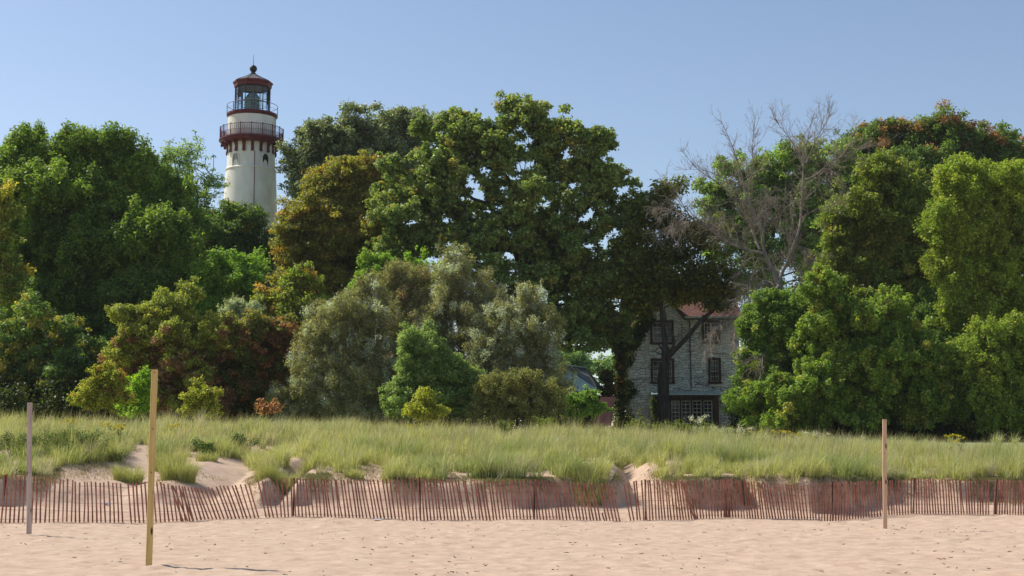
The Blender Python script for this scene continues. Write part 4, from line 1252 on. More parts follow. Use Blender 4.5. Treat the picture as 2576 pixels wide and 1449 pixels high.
def limbtree():
    Y = 98.0
    base = P(hzx(1020), 1050, Y); base[2] = gz(base[0], base[1])
    root = thing("maple_tree", "forked maple in front of the stone house with a long slanting limb", "tree", base, TG)
    Q = lambda x, y, d=0: P(hzx(x), hzy(y), Y + d)
    paths = [([base - [0, 0, .4], Q(1022, 1250), Q(1030, 1000), Q(1030, 850), Q(1032, 700), Q(1030, 640)], [.72, .60, .52, .50, .56, .5]),
             ([Q(1032, 680), Q(1022, 560), Q(1005, 400), Q(992, 250), Q(985, 100), Q(1000, -60), Q(1020, -200)], [.40, .36, .30, .25, .2, .14, .08]),
             ([Q(1050, 730), Q(1100, 670), Q(1200, 570), Q(1290, 460), Q(1345, 400), Q(1430, 330), Q(1475, 270), Q(1495, 200), Q(1560, 60), Q(1600, -80)], [.38, .34, .30, .28, .27, .24, .22, .18, .12, .07]),
             ([Q(1070, 690), Q(1105, 600), Q(1085, 520), Q(1055, 450), Q(1035, 400), Q(1020, 300)], [.2, .17, .14, .12, .1, .07]),
             ([Q(1010, 670), Q(985, 635), Q(968, 605)], [.13, .10, .07]), ([Q(1010, 705), Q(970, 690), Q(935, 670)], [.10, .07, .05]),
             ([Q(1470, 320), Q(1520, 305), Q(1580, 300), Q(1640, 330)], [.13, .1, .07, .04]),
             ([Q(1345, 400), Q(1350, 360)], [.1, .08]),
             ([Q(992, 300), Q(900, 240), Q(800, 150), Q(700, 60)], [.16, .12, .09, .05]),
             ([Q(990, 200), Q(1100, 100), Q(1230, 20), Q(1330, -100)], [.15, .12, .09, .05]),
             ([Q(988, 150), Q(900, 0), Q(830, -120), Q(800, -260)], [.14, .11, .08, .05])]
    mbv, mbf, nn = [], [], 0
    allp = []
    for pts, rad in paths:
        sm = smoothline(pts, len(pts) * 4); rd = .54 * np.interp(np.linspace(0, 1, len(sm)), np.linspace(0, 1, len(rad)), rad)
        V, f = sweep(sm, rd, 10, .10)
        mbv.append(V); mbf.append(f + nn); nn += len(V)
        allp.append(sm)
    lobes = [(1690, 690, 110, 75), (1620, 640, 80, 90), (1780, 700, 90, 60), (1740, 610, 90, 70), (1660, 540, 60, 60), (1600, 740, 60, 50), (1830, 740, 40, 45), (1690, 480, 45, 45), (1650, 745, 50, 30), (1740, 745, 70, 32), (1800, 760, 45, 24), (1620, 770, 30, 28)]
    cs = []; rs = []
    for l in lobes:
        c0 = P(l[0], l[1], Y); rx, rz = l[2] * S(Y), l[3] * S(Y)
        for i in range(int(l[2] * l[3] / 195)):
            d = rng.normal(size=3); d /= np.linalg.norm(d)
            cs.append(c0 + d * [rx, rx * .8, rz] * (.25 + .65 * rng.random())); rs.append(rng.uniform(.6, 1.05))
    cs = np.array(cs); rs = np.array(rs)
    A, B = np.array((.11, .145, .025)), np.array((.19, .21, .04))
    col = A + (B - A) * rng.random((len(cs), 1))
    pick = (rng.random(len(cs)) < .62) & (cs[:, 2] < P(1700, 715, Y)[2])
    col[pick] = np.array([.26, .22, .03]) * rng.uniform(.7, 1.2, (pick.sum(), 1))
    V, Fq, c = leaves(cs, rs, (145 * (rs / .85) ** 2).astype(int), .26, .6, col, shape=(1.1, 1.1, .6))
    npmesh("crown", V, Fq, M['leaf'], root, col=c)
    nodes = np.concatenate(allp[1:4] + allp[6:])
    for c_ in cs:
        k_ = np.argmin(np.linalg.norm(nodes - c_, axis=1) + np.maximum(0, nodes[:, 2] - c_[2]))
        a = nodes[k_]; L = np.linalg.norm(c_ - a)
        pts = smoothline([a, (a + c_) / 2 + rng.normal(0, .07, 3) * L + [0, 0, .05 * L], c_], 6)
        V, f = sweep(pts, np.linspace(.05, .015, 6), 4)
        mbv.append(V); mbf.append(f + nn); nn += len(V)
        nodes = np.concatenate([nodes, pts[2:]])
    npmesh("trunk", np.concatenate(mbv), np.concatenate(mbf), M['bark'], root, smooth=True)


limbtree()
# slimmer stem close behind it
tb0 = P(hzx(985), 1050, 99.5); tb0[2] = gz(tb0[0], tb0[1])
V, f = sweep(smoothline([tb0 - [0, 0, .3], P(hzx(990), hzy(1150), 99.5), P(hzx(982), hzy(900), 99.5), P(hzx(1000), hzy(780), 98.9)], 14), np.linspace(.22, .12, 14), 8, .1)
o = npmesh("tree_trunk", V, f, M['bark'], None, smooth=True, org=tb0)
tag(o, "slim bare stem rising right behind the forked maple's trunk", "tree")

# --- right group
tree("maple_tree", "tall olive green tree right of the leafless tree", "tree", 98, [(2220, 480, 95, 80), (2180, 560, 90, 90), (2280, 560, 110, 110), (2150, 680, 100, 100), (2260, 720, 120, 120), (2340, 640, 80, 130), (2330, 800, 90, 100), (2160, 800, 110, 90), (2390, 760, 60, 90), (2120, 590, 50, 80), (2240, 850, 120, 80)], [(2240, 1040), (2240, 800), (2235, 650)],
     (.048, .066, .013), (.086, .100, .02), (.13, .125, .03), .12, n=600, per=350, crad=1.0, size=.24, group=TG, trad=.35)
tree("maple_tree", "glowing yellow green tree at the picture edge with upright plumes", "tree", 90, [(2410, 470, 55, 55), (2470, 520, 90, 80), (2560, 480, 60, 75), (2440, 600, 100, 90), (2400, 660, 60, 60), (2540, 620, 80, 110), (2480, 720, 80, 70), (2560, 760, 60, 90), (2430, 790, 60, 60), (2520, 840, 70, 60), (2370, 560, 35, 60)], [(2500, 1050), (2500, 850), (2490, 700)],
     (.066, .094, .014), (.110, .130, .02), n=420, per=330, crad=.85, size=.2, shape=(.9, .9, 1.0), up=.6, group=TG, trad=.28)
tree("maple_tree", "drooping yellow green foliage low at the picture edge", "tree", 84, [(2545, 880, 65, 70), (2510, 960, 60, 50), (2480, 900, 60, 60), (2560, 1040, 60, 40), (2590, 960, 50, 90), (2490, 1020, 50, 40)], [(2550, 1050), (2550, 980), (2550, 900)],
     (.062, .088, .014), (.10, .122, .02), n=170, per=280, crad=.7, size=.18, shape=(.8, .8, 1.1), up=.4, group=TG, trad=.16)
tree("maple_tree", "dark leafy bank growing against the house side", "tree", 89, [(1925, 860, 62, 80), (1908, 950, 52, 70), (1952, 800, 56, 50), (1900, 1020, 52, 50), (1960, 900, 80, 110), (1950, 1010, 100, 60), (2000, 790, 60, 50)], [(1920, 1050), (1920, 950), (1930, 880)],
     (.042, .068, .013), (.075, .105, .02), (.12, .13, .03), .08, n=330, per=330, crad=.75, size=.2, group=TG, trad=.2)
tree("maple_tree", "bright green bushy tree with hanging sprays below the olive one", "tree", 86, [(2080, 880, 100, 100), (2180, 900, 110, 110), (2400, 930, 70, 80), (2380, 1020, 80, 50), (1990, 1000, 60, 60), (2050, 980, 90, 80), (2140, 1010, 130, 70), (2280, 900, 100, 100), (2300, 1000, 110, 70), (2080, 760, 70, 70), (2020, 1050, 90, 30), (2200, 800, 70, 60)], [(2160, 1050), (2160, 980), (2160, 900)],
     (.048, .076, .013), (.088, .114, .021), (.13, .13, .03), .08, n=600, per=330, crad=.72, size=.21, fill=.5, shape=(.8, .8, .9), group=TG, trad=.22, up=.6)
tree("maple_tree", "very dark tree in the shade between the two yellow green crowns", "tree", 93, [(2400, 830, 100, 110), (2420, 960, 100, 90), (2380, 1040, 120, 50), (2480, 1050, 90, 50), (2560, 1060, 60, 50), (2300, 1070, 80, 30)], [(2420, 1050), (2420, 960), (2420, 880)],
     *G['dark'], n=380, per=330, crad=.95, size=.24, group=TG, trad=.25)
# distant woods closing the gaps
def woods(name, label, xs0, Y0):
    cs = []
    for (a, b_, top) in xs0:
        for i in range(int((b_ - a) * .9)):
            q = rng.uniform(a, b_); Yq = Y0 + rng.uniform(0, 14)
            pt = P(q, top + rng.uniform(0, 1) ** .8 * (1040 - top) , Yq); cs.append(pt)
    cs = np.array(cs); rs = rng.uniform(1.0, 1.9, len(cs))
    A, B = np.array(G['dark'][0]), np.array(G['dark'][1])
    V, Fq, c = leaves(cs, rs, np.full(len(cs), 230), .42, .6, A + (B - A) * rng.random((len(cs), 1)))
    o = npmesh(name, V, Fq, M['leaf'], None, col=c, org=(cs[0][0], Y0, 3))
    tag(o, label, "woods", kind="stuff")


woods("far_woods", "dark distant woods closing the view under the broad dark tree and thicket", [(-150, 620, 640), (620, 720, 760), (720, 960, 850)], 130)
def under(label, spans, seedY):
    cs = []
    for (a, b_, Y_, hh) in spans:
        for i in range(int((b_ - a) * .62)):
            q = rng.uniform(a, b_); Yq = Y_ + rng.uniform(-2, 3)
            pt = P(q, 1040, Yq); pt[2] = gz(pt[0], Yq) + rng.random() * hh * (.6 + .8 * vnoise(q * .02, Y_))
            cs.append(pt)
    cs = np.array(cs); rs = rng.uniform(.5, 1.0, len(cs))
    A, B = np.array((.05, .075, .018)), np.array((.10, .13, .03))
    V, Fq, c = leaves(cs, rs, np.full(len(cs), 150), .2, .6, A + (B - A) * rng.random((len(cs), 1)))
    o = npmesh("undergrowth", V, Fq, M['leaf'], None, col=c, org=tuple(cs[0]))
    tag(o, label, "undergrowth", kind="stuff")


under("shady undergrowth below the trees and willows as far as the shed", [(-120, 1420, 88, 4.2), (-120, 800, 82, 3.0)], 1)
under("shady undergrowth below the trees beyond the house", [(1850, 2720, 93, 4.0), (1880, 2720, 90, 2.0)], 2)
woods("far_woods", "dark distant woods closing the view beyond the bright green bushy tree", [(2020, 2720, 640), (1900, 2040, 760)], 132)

# ------------------------------------------------------------------ leafless tree
def deadtree():
    Y = 93.5
    q0 = lambda x, y: P(1610 + x / 2.118, 254.9 + y / 2.118, Y)
    q = lambda x, y: P(1610 + x / 2.118, 254.9 + y / 2.118, Y - min(max(y - 960, 0) / 60, 6.5))
    base = P(1962, 1050, Y); base[2] = gz(base[0], base[1])
    root = thing("dead_tree", "leafless silvery grey tree spreading bare twigs over the stone house", "tree", base)
    br = [([base - [0, 0, .3], q0(775, 1500), q0(770, 1130), q0(755, 1020), q0(735, 960), q0(700, 890), q0(660, 800)], [.42, .38, .34, .32, .30, .26, .24], 0),
          ([q(660, 800), q(645, 690), q(605, 600), q(565, 530), q(548, 450), q(520, 350), q(480, 240), q(425, 120)], [.22, .20, .17, .13, .10, .07, .04, .015], 1),
          ([q(640, 790), q(612, 710), q(590, 630), q(560, 570), q(500, 480), q(420, 400), q(330, 330), q(250, 230)], [.17, .13, .11, .09, .07, .05, .03, .012], 1),
          ([q(565, 530), q(585, 440), q(600, 340), q(600, 220), q(610, 90)], [.09, .07, .05, .03, .012], 1),
          ([q(550, 450), q(440, 400), q(350, 360), q(240, 350)], [.06, .05, .03, .012], 1),
          ([q(735, 1000), q(752, 930), q(790, 850), q(825, 760), q(860, 660), q(870, 560), q(880, 440), q(885, 330), q(905, 230), q(935, 75)], [.24, .20, .18, .17, .15, .14, .12, .09, .06, .012], 1),
          ([q(880, 440), q(850, 330), q(800, 240), q(720, 150), q(690, 130)], [.07, .05, .04, .02, .01], 1),
          ([q(885, 330), q(940, 200), q(1000, 100), q(1010, 60)], [.06, .04, .02, .01], 1),
          ([q(880, 420), q(940, 395), q(1010, 335), q(1090, 305), q(1210, 285)], [.09, .08, .06, .04, .012], 2),
          ([q(900, 410), q(990, 360), q(1060, 400), q(1080, 450)], [.06, .04, .02, .01], 3),
          ([q(885, 520), q(960, 440), q(1040, 330), q(1120, 230), q(1135, 130)], [.07, .05, .04, .02, .01], 1),
          ([q(655, 810), q(560, 790), q(440, 735), q(350, 665), q(285, 630), q(240, 570), q(190, 480), q(120, 390)], [.2, .17, .14, .11, .08, .05, .03, .01], 1),
          ([q(360, 670), q(300, 640), q(200, 650), q(80, 700)], [.06, .05, .03, .012], 3),
          ([q(300, 640), q(210, 600), q(120, 575), q(60, 570)], [.05, .04, .02, .01], 3),
          ([q(520, 770), q(440, 690), q(360, 670)], [.06, .05, .03], 2),
          ([q(735, 1000), q(700, 965), q(650, 965), q(605, 1040), q(545, 1090), q(460, 1160), q(400, 1240), q(360, 1330)], [.13, .11, .09, .07, .055, .04, .03, .012], 3),
          ([q(730, 1050), q(690, 1040), q(610, 1035), q(560, 1080), q(520, 1160), q(480, 1300)], [.07, .05, .045, .035, .025, .012], 3),
          ([q(745, 1060), q(728, 1120), q(705, 1160), q(722, 1210), q(700, 1290), q(705, 1380), q(740, 1460)], [.16, .12, .08, .06, .05, .04, .015], 3),
          ([q(700, 1290), q(650, 1370), q(630, 1450)], [.04, .03, .012], 3),
          ([q(815, 780), q(870, 775), q(930, 830), q(985, 885)], [.06, .05, .03, .012], 3),
          ([q(800, 830), q(830, 850), q(860, 930)], [.05, .03, .012], 3),
          ([q(680, 850), q(600, 830), q(540, 900), q(500, 930)], [.07, .05, .03, .012], 3),
          ([q(690, 900), q(620, 890), q(590, 980), q(560, 1050)], [.07, .05, .03, .012], 3),
          ([q(870, 560), q(780, 520), q(700, 520), q(640, 590)], [.06, .05, .03, .012], 3),
          ([q(865, 620), q(930, 580), q(1000, 560), q(1050, 540)], [.05, .04, .03, .012], 2),
          ([q(830, 740), q(740, 680), q(690, 600), q(660, 520)], [.06, .05, .03, .012], 2),
          ([q(740, 1040), q(800, 990), q(850, 985), q(895, 1005)], [.04, .03, .02, .012], 4)]
    sv, sf, n_ = [], [], 0
    P0, P1, R0, R1 = [], [], [], []

    def twig(p, d, L, r, lev, mode):
        m_ = 5 if L > 1 else 3
        pts = [p]
        st = L / m_
        for i in range(m_):
            g_ = {1: .10, 2: .04, 3: -.20, 4: 0, 0: 0}[mode]
            d = d + rng.normal(0, .13, 3) + np.array([0, 0, g_ * (1 if mode != 3 else 1)])
            d /= np.linalg.norm(d)
            pts.append(pts[-1] + d * st)
        for i in range(m_):
            ra = r * (1 - i / m_ * .65); rb = r * (1 - (i + 1) / m_ * .65)
            P0.append(pts[i]); P1.append(pts[i + 1]); R0.append(ra); R1.append(rb)
        if lev > 0:
            for k_ in range(int(3 + L * 1.5)):
                i = rng.integers(0, m_); f = rng.random()
                pp = pts[i] * (1 - f) + pts[i + 1] * f
                dd = (pts[i + 1] - pts[i]) / st
                sd_ = rng.normal(0, .55, 3) + dd
                sd_ /= np.linalg.norm(sd_)
                twig(pp, sd_, L * rng.uniform(.3, .6), max(r * .62, .006), lev - 1, mode)

    for pts, rad, mode in br:
        pts = [np.array(p_, float) for p_ in pts]
        dY = rng.normal(0, .35)
        for i in range(1, len(pts)): pts[i] = pts[i] + np.array([0, dY * i * (.7 if mode else 0), 0])
        sm = smoothline(pts, len(pts) * 4); rd = np.interp(np.linspace(0, 1, len(sm)), np.linspace(0, 1, len(rad)), rad)
        V, f = sweep(sm, rd * .6, 7, .08)
        sv.append(V); sf.append(f + n_); n_ += len(V)
        if mode in (0, 4): continue
        for i in range(3, len(sm)):
            prob = 1.35 if mode in (1, 2) else 1.7
            d0 = sm[i] - sm[i - 1]; sl = np.linalg.norm(d0); d0 /= sl
            for k_ in range(rng.poisson(prob * sl * 4.6)):
                side = rng.normal(0, .75, 3); side[1] *= .8
                d = d0 * .9 + side + np.array([0, 0, .25 if mode == 1 else (-.3 if mode == 3 else .05)])
                d /= np.linalg.norm(d)
                fr_i = i / len(sm)
                L = rng.uniform(.7, 2.2) * (1.25 - .7 * fr_i)
                twig(sm[i], d, L, min(.016, rd[i] * .45 + .006), 2, mode)
    V, f = tubes(P0, P1, np.array(R0) * 1.0, np.array(R1) * 1.0, 3)
    npmesh("trunk", np.concatenate(sv), np.concatenate(sf), M['paletrunk'], root, smooth=True)
    npmesh("branches", V, f, M['twig'], root)
    print("dead twigs", len(P0))


deadtree()

# ------------------------------------------------------------------ ivy
def ivy(name, label, cat, fn, n, size, cols, stem=None, group=None):
    cs = np.array([fn() for _ in range(n)])
    idx_col = np.array([cols[rng.integers(0, len(cols))] for _ in range(n)])
    root = thing(name, label, cat, (cs[0][0], cs[0][1], cs[:, 2].min()), group)
    V, Fq, c = leaves(cs, np.full(n, .28), np.full(n, 26), size, .85, idx_col, up=.25, outw=.5, shape=(1, .6, 1))
    npmesh("leaves", V, Fq, M['leaf'], root, col=c)
    if stem is not None:
        V, f = sweep(smoothline(stem, 24), np.linspace(.24, .12, 24), 8, .15)
        npmesh("stem", V, f, M['bark'], root, smooth=True)
    return root


IG = [(.06, .10, .02), (.09, .14, .025), (.12, .17, .03), (.17, .18, .03)]
stem0 = P(1562, 1060, 103.6); stem0[2] = gz(stem0[0], stem0[1]) - .2
stem1 = P(1560, 800, 103.6)
ivy("ivy_column", "dead trunk wrapped in ivy beside the house's gable wall", "ivy",
    lambda: (lambda t: stem0 + (stem1 - stem0) * t + rng.normal(0, 1, 3) * [.27 + .12 * math.sin(t * 9), .25, .1])(rng.random()), 480, .15, IG + [(.15, .08, .03)], [stem0, (stem0 + stem1) / 2 + [.1, 0, 0], stem1])


def gabfn():
    t = rng.random()
    a = np.array([XL + .05, YF - .18, hz(600)]); b_ = np.array([hx(850), YF - .18, hz(345)])
    o_ = rng.random() ** 1.6
    return a + (b_ - a) * t + np.array([o_ * .75, 0, -o_ * .5])


ivy("ivy", "yellow green ivy edging the sloping gable of the stone house", "ivy", gabfn, 230, .14, [(.10, .15, .02), (.07, .12, .02), (.16, .17, .03)])


def lowfn():
    while True:
        x = rng.uniform(680, 860); z = rng.uniform(560, 1260)
        e = 740 + 55 * math.sin(z * .02)
        if rng.random() < max(0, 1 - (x - 680) / (e - 680)) ** 1.3: return np.array([hx(x), YF - .15, hz(z)])


ivy("ivy", "dark ivy creeping over the lower house wall next to the wrapped trunk", "ivy", lowfn, 80, .14, IG)
ivy("ivy", "small ivy patch climbing at the edge of the brown bay window", "ivy", lambda: np.array([hx(rng.uniform(905, 950)), YF - 1.4, hz(rng.uniform(1080, 1290))]), 50, .13, IG)

# ------------------------------------------------------------------ green roofed shed
SD = 95.0
sq = lambda x, y, d=0.0: P(1368.5 + x / 3.375, 684.3 + y / 3.375, SD + d)
sbase = sq(280, 1150); sbase[2] = gz(sbase[0], sbase[1])
sh = thing("garden_shed", "low shed with hipped verdigris metal roof and overgrown walls", "shed", sbase)
c1 = sq(452, 1010); c0_ = sq(-40, 1000); c2 = sq(500, 1004, 6); ap = sq(120, 788, 3.2); rdg = sq(350, 850, 9)
c3 = c0_ + [0, 7, 0]; c2 = c1 + np.array([1.25, 7.0, 0]); rdg = ap + np.array([2.2, 3.6, 0.0])
m_ = MB()
m_.poly(*slab([c0_, c1, ap], .1))
for t in np.linspace(0.05, .95, 14):
    a = c0_ + (c1 - c0_) * t
    lim = ap
    u = t if t < .5 else t
    side = (t - ((ap - c0_)[0] / (c1 - c0_)[0]))
    tt = 1 - abs(side) / (((ap - c0_)[0] / (c1 - c0_)[0]) if side < 0 else (1 - (ap - c0_)[0] / (c1 - c0_)[0]))
    mid_ = c0_ + (c1 - c0_) * ((ap - c0_)[0] / (c1 - c0_)[0])
    b_ = a + (ap - mid_) * max(tt, .02)
    m_.tube([a + [0, 0, .03], b_ + [0, 0, .03]], .02, 4)
m_.build("roof", M['copper'], sh)
m_ = MB()
m_.poly(*slab([c1 + [0.003, 0, 0], c2, rdg, ap + [0.003, 0, 0]], .1))
for t in np.linspace(.04, .96, 16):
    a = c1 + (c2 - c1) * t; b_ = ap + (rdg - ap) * t
    m_.tube([a + [0, 0, .04], b_ + [0, 0, .04]], .022, 4)
o = m_.build("roof_slope", M['ribroof'], sh); tag(o, "darker grey ribbed roof slope")
m_ = MB(); m_.tube([c1 + [0, 0, .05], ap + [0, 0, .05]], .05, 6); m_.tube([ap + [0, 0, .05], rdg + [0, 0, .05]], .05, 6); m_.build("ridge_cap", M['copper'], sh)
m_ = MB()
gzz = sbase[2] - .5
fl = [c0_ + [.3, .3, 0], c1 + [-.25, .3, 0], c2 + [-.3, -.3, 0], c3 + [.3, -.3, 0]]
m_.poly(np.array([[p[0], p[1], gzz] for p in fl]), np.array([[p[0], p[1], c1[2] - .12] for p in fl]))
m_.build("wall", M['brownwood'], sh)


def shfn():
    t = rng.random() ** .8
    a = fl[0] + (fl[1] - fl[0]) * t if rng.random() < .8 else fl[1] + (fl[2] - fl[1]) * rng.random()
    return np.array([a[0], a[1] - .2, gzz + (c1[2] - .2 - gzz) * rng.random()])


ivy("ivy", "dense dark ivy blanket covering the shed walls", "ivy", shfn, 420, .15, [(.04, .08, .018), (.06, .11, .022), (.09, .14, .025)])
ivy("orange_creeper", "orange and green creeper between the shed roof and the wrapped trunk", "creeper", lambda: sq(rng.uniform(490, 580), rng.uniform(850, 1060), 3) + rng.normal(0, .1, 3), 90, .14, [(.20, .09, .02), (.12, .12, .02), (.08, .11, .02)])

# leaning board
bA = sq(480, 1062, -3); bB = sq(588, 1060, -3); bC = sq(552, 1310, -3.6); bD = sq(400, 1310, -3.6)
nrm = np.array([.45, .75, 0])
m_ = MB(); m_.poly(np.array([bA, bB, bC, bD]), np.array([bA, bB, bC, bD]) + nrm * .35)
bo = m_.build("leaning_board", noisy("reddish_brown_board", (.30, .115, .095), (.38, .155, .13), 1.5, .6, 5, (1, 1, .4)), None, org=tuple((bC + bD) / 2))
tag(bo, "flat reddish brown board leaning beside the shed", "board")

# ------------------------------------------------------------------ dune grass
LBX = np.array([-400, 0, 110, 140, 200, 290, 325, 345, 365, 395, 480, 500, 560, 610, 640, 700, 728, 737, 750, 765, 800, 880, 905, 960, 975, 1110, 1120, 1150, 1400, 1540, 1570, 1630, 1655, 3000])
LBY = np.array([1203, 1203, 1198, 1176, 1166, 1162, 1135, 1118, 1125, 1168, 1160, 1152, 1150, 1156, 1188, 1204, 1150, 1112, 1150, 1200, 1203, 1188, 1170, 1172, 1210, 1210, 1176, 1205, 1210, 1214, 1162, 1170, 1208, 1208])


def blades(px, py, hgt, wid, col, lean_dir, lean, nseg=3, drop=0.0, zoff=0.0):
    n = len(px)
    z0 = ground(px, py) - .03 + zoff
    base = np.stack([px, py, z0], 1)
    ld = np.stack([np.cos(lean_dir), np.sin(lean_dir), np.zeros(n)], 1)
    wd = rng.uniform(0, 2 * math.pi, n)
    ws = np.stack([np.cos(wd), np.sin(wd), np.zeros(n)], 1)
    rows = []
    for k in range(nseg + 1):
        t = k / nseg
        ang = lean * t
        fwd = hgt * (lean * t * t * .62)
        up = hgt * (t - drop * t * t - .28 * lean ** 2 * t ** 3)
        c = base + ld * fwd[:, None] + np.array([0, 0, 1.]) * up[:, None]
        wv = wid * (1 - t ** 1.6 * .93)
        rows.append(c - ws * wv[:, None] / 2); rows.append(c + ws * wv[:, None] / 2)
    V = np.stack(rows, 1)
    q = np.array([[2 * k, 2 * k + 1, 2 * k + 3, 2 * k + 2] for k in range(nseg)])
    Fq = (np.arange(n)[:, None, None] * (2 * nseg + 2) + q[None]).reshape(-1, 4)
    return V.reshape(-1, 3), Fq, np.repeat(col, nseg, axis=0)


def lbmask(px, py):
    z = ground(px, py)
    u, v = proj(np.stack([px, py, z], 1))
    return u, v, v < np.interp(u, LBX, LBY)


GA = np.array([.35, .40, .12]); GB = np.array([.58, .57, .26]); STRAW = np.array([.82, .75, .56]); DG = np.array([.20, .28, .09])


def grassfield(n, y0, y1, h0, wid):
    # clumped scatter
    nc = n // 70
    yy = y0 + (y1 - y0) * rng.random(nc)
    hw = yy * .385 + 1.5
    xx = rng.uniform(-1, 1, nc) * hw
    u, v, ok = lbmask(xx, yy)
    dens = fbm(xx * .45 + 7, yy * .45 + 3)
    ok &= rng.random(nc) < sstep(.34, .5, dens) + .16
    xx, yy = xx[ok], yy[ok]
    nc = len(xx)
    tall = np.clip(.25 + 1.45 * fbm(xx * .55 + 30, yy * .55) , .4, 1.6) * rng.uniform(.6, 1.25, nc)
    cl_lean = (fbm(xx * .3, yy * .3 + 50) - .5) * 2.4
    k = rng.integers(45, 120, nc)
    idx = np.repeat(np.arange(nc), k)
    m = len(idx)
    r = (.12 + .16 * rng.random(nc))[idx] * np.sqrt(rng.random(m)); a = rng.uniform(0, 2 * math.pi, m)
    px = xx[idx] + np.cos(a) * r; py = yy[idx] + np.sin(a) * r
    h = h0 * tall[idx] * rng.uniform(.55, 1.15, m)
    ld = a + rng.normal(0, .6, m); ld = np.where(rng.random(m) < .35, rng.normal(0.1, .6, m) + cl_lean[idx], ld)
    lean = np.abs(rng.normal(.75, .42, m)) * rng.uniform(.6, 1.3, nc)[idx]
    t = rng.random((nc, 1)) * .6 + .4 * fbm(xx * .8, yy * .8)[:, None]
    cc = GA * (1 - t) + GB * t
    dk = fbm(xx * .6 + 90, yy * .6 + 20)
    sel = dk > .56
    cc[sel] = cc[sel] * .45 + DG * .55
    dead = rng.random(nc) < .08
    cc[dead] = STRAW * .62
    c = cc[idx] * (1 + rng.normal(0, .16, (m, 1)))
    far = np.clip((py - 46) / 14, 0, 1)
    st = rng.random(m) < (.12 + .26 * far) * (.4 + 1.3 * fbm(px * .9 + 5, py * .9))
    c[st] = STRAW * rng.uniform(.6, 1.1, (st.sum(), 1))
    return blades(px, py, h, np.full(m, wid), np.clip(c, .01, .7), ld, lean)


parts = [grassfield(190000, 39.5, 49, .66, .015), grassfield(210000, 48, 61, .66, .017), grassfield(26000, 61, 72, .6, .022)]
# seed heads: pale thin stalks
ns = 6500
px = rng.uniform(-24, 24, ns); py = rng.uniform(44, 61, ns)
u, v, ok = lbmask(px, py); px, py = px[ok], py[ok]; ns = len(px)
parts.append(blades(px, py, rng.uniform(.8, 1.15, ns), np.full(ns, .014), np.tile(np.array([.42, .36, .2]), (ns, 1)) * rng.uniform(.7, 1.1, (ns, 1)), rng.uniform(-.6, .9, ns), rng.uniform(.1, .5, ns)))
# dry matted grass hanging over the scarp
nd = 420000
px = rng.uniform(-18, 18, nd); py = rng.uniform(38.0, 44.5, nd)
u, v, ok = lbmask(px, py)
dkx = np.interp(u, LBX, LBY)
hgt_ = ground(px, py)
dep_ = 26 + 50 * fbm(px * .55 + 9, py * .1) + 26 * (((u > 1690) & (u < 1850)) | ((u > 1870) & (u < 2120)) | ((u > 640) & (u < 745)))  # hangs deeper on three spans, brown blades standing in for shade in the hollows
bare_ = np.interp(u, KX, KW) > 2.3
band = (v > dkx - 8) & (v < dkx + dep_) & (rng.random(nd) < np.clip(1.15 - (v - dkx) / dep_, 0, 1) * np.clip((fbm(px * 1.1, py * .4) - .25) * 4, .1, 1) * np.where(bare_, .2, .8))
px, py = px[band], py[band]; nd = len(px)
topness = np.clip(1 - (v[band] - dkx[band]) / 30, 0, 1)[:, None]
cdry = np.where(rng.random((nd, 1)) < .18 + .5 * topness, np.array([[.20, .22, .08]]), np.array([[.27, .205, .12]])) * rng.uniform(.55, 1.2, (nd, 1))
parts.append(blades(px, py, rng.uniform(.15, .42, nd), np.full(nd, .013), cdry, rng.normal(-1.57, .7, nd), rng.uniform(.6, 1.7, nd), drop=.75))
V = []; Fq = []; cc = []; o_ = 0
for a, b_, c_ in parts:
    V.append(a); Fq.append(b_ + o_); cc.append(c_); o_ += len(a)
print("grass faces", sum(len(x) for x in Fq))
gr = npmesh("dune_grass", np.concatenate(V), np.concatenate(Fq), M['grass'], None, col=np.concatenate(cc))
tag(gr, "tall windswept green dune grass covering the dune above the fences", "grass", kind="stuff")


def tuft(dx, dy, w_, h_, n, label, name="grass_tuft", cat="grass tuft", col=(GA * .85, GB * .9)):
    c = hit(dx, dy)
    a = rng.uniform(0, 2 * math.pi, n); r = w_ * np.sqrt(rng.random(n))
    px = c[0] + np.cos(a) * r; py = c[1] + np.sin(a) * r * .8
    t = rng.random((n, 1)); cl = col[0] * (1 - t) + col[1] * t
    st = rng.random(n) < .08; cl[st] = STRAW * .7
    V, Fq, cc = blades(px, py, h_ * rng.uniform(.5, 1.1, n), np.full(n, .013), cl, a + rng.normal(0, .5, n), np.abs(rng.normal(.75, .35, n)))
    o = npmesh(name, V, Fq, M['grass'], None, col=cc, org=tuple(c))
    tag(o, label, cat, "separate grass tufts on the bare sand")


tuft(322, 1212, .42, .62, 900, "round grass tuft on the bare sand behind the yellow lumber post")
tuft(448, 1205, .50, .85, 1200, "tallest separate grass tuft, right beside the yellow lumber post")
tuft(425, 1180, .50, .75, 900, "grass tuft spilling down the sand above the tallest one")
tuft(890, 1203, .28, .42, 450, "small grass tuft in the hollow near the middle of the long fence")
tuft(520, 1160, .35, .45, 500, "low grass tuft at the upper rim of the wide bare sand patch")
tuft(695, 1208, .6, .6, 1300, "bushy overhanging grass tuft where the fence sags up to its post")
tuft(1480, 1215, .5, .6, 900, "grass tuft on the scarp edge just before the gap in the fence")

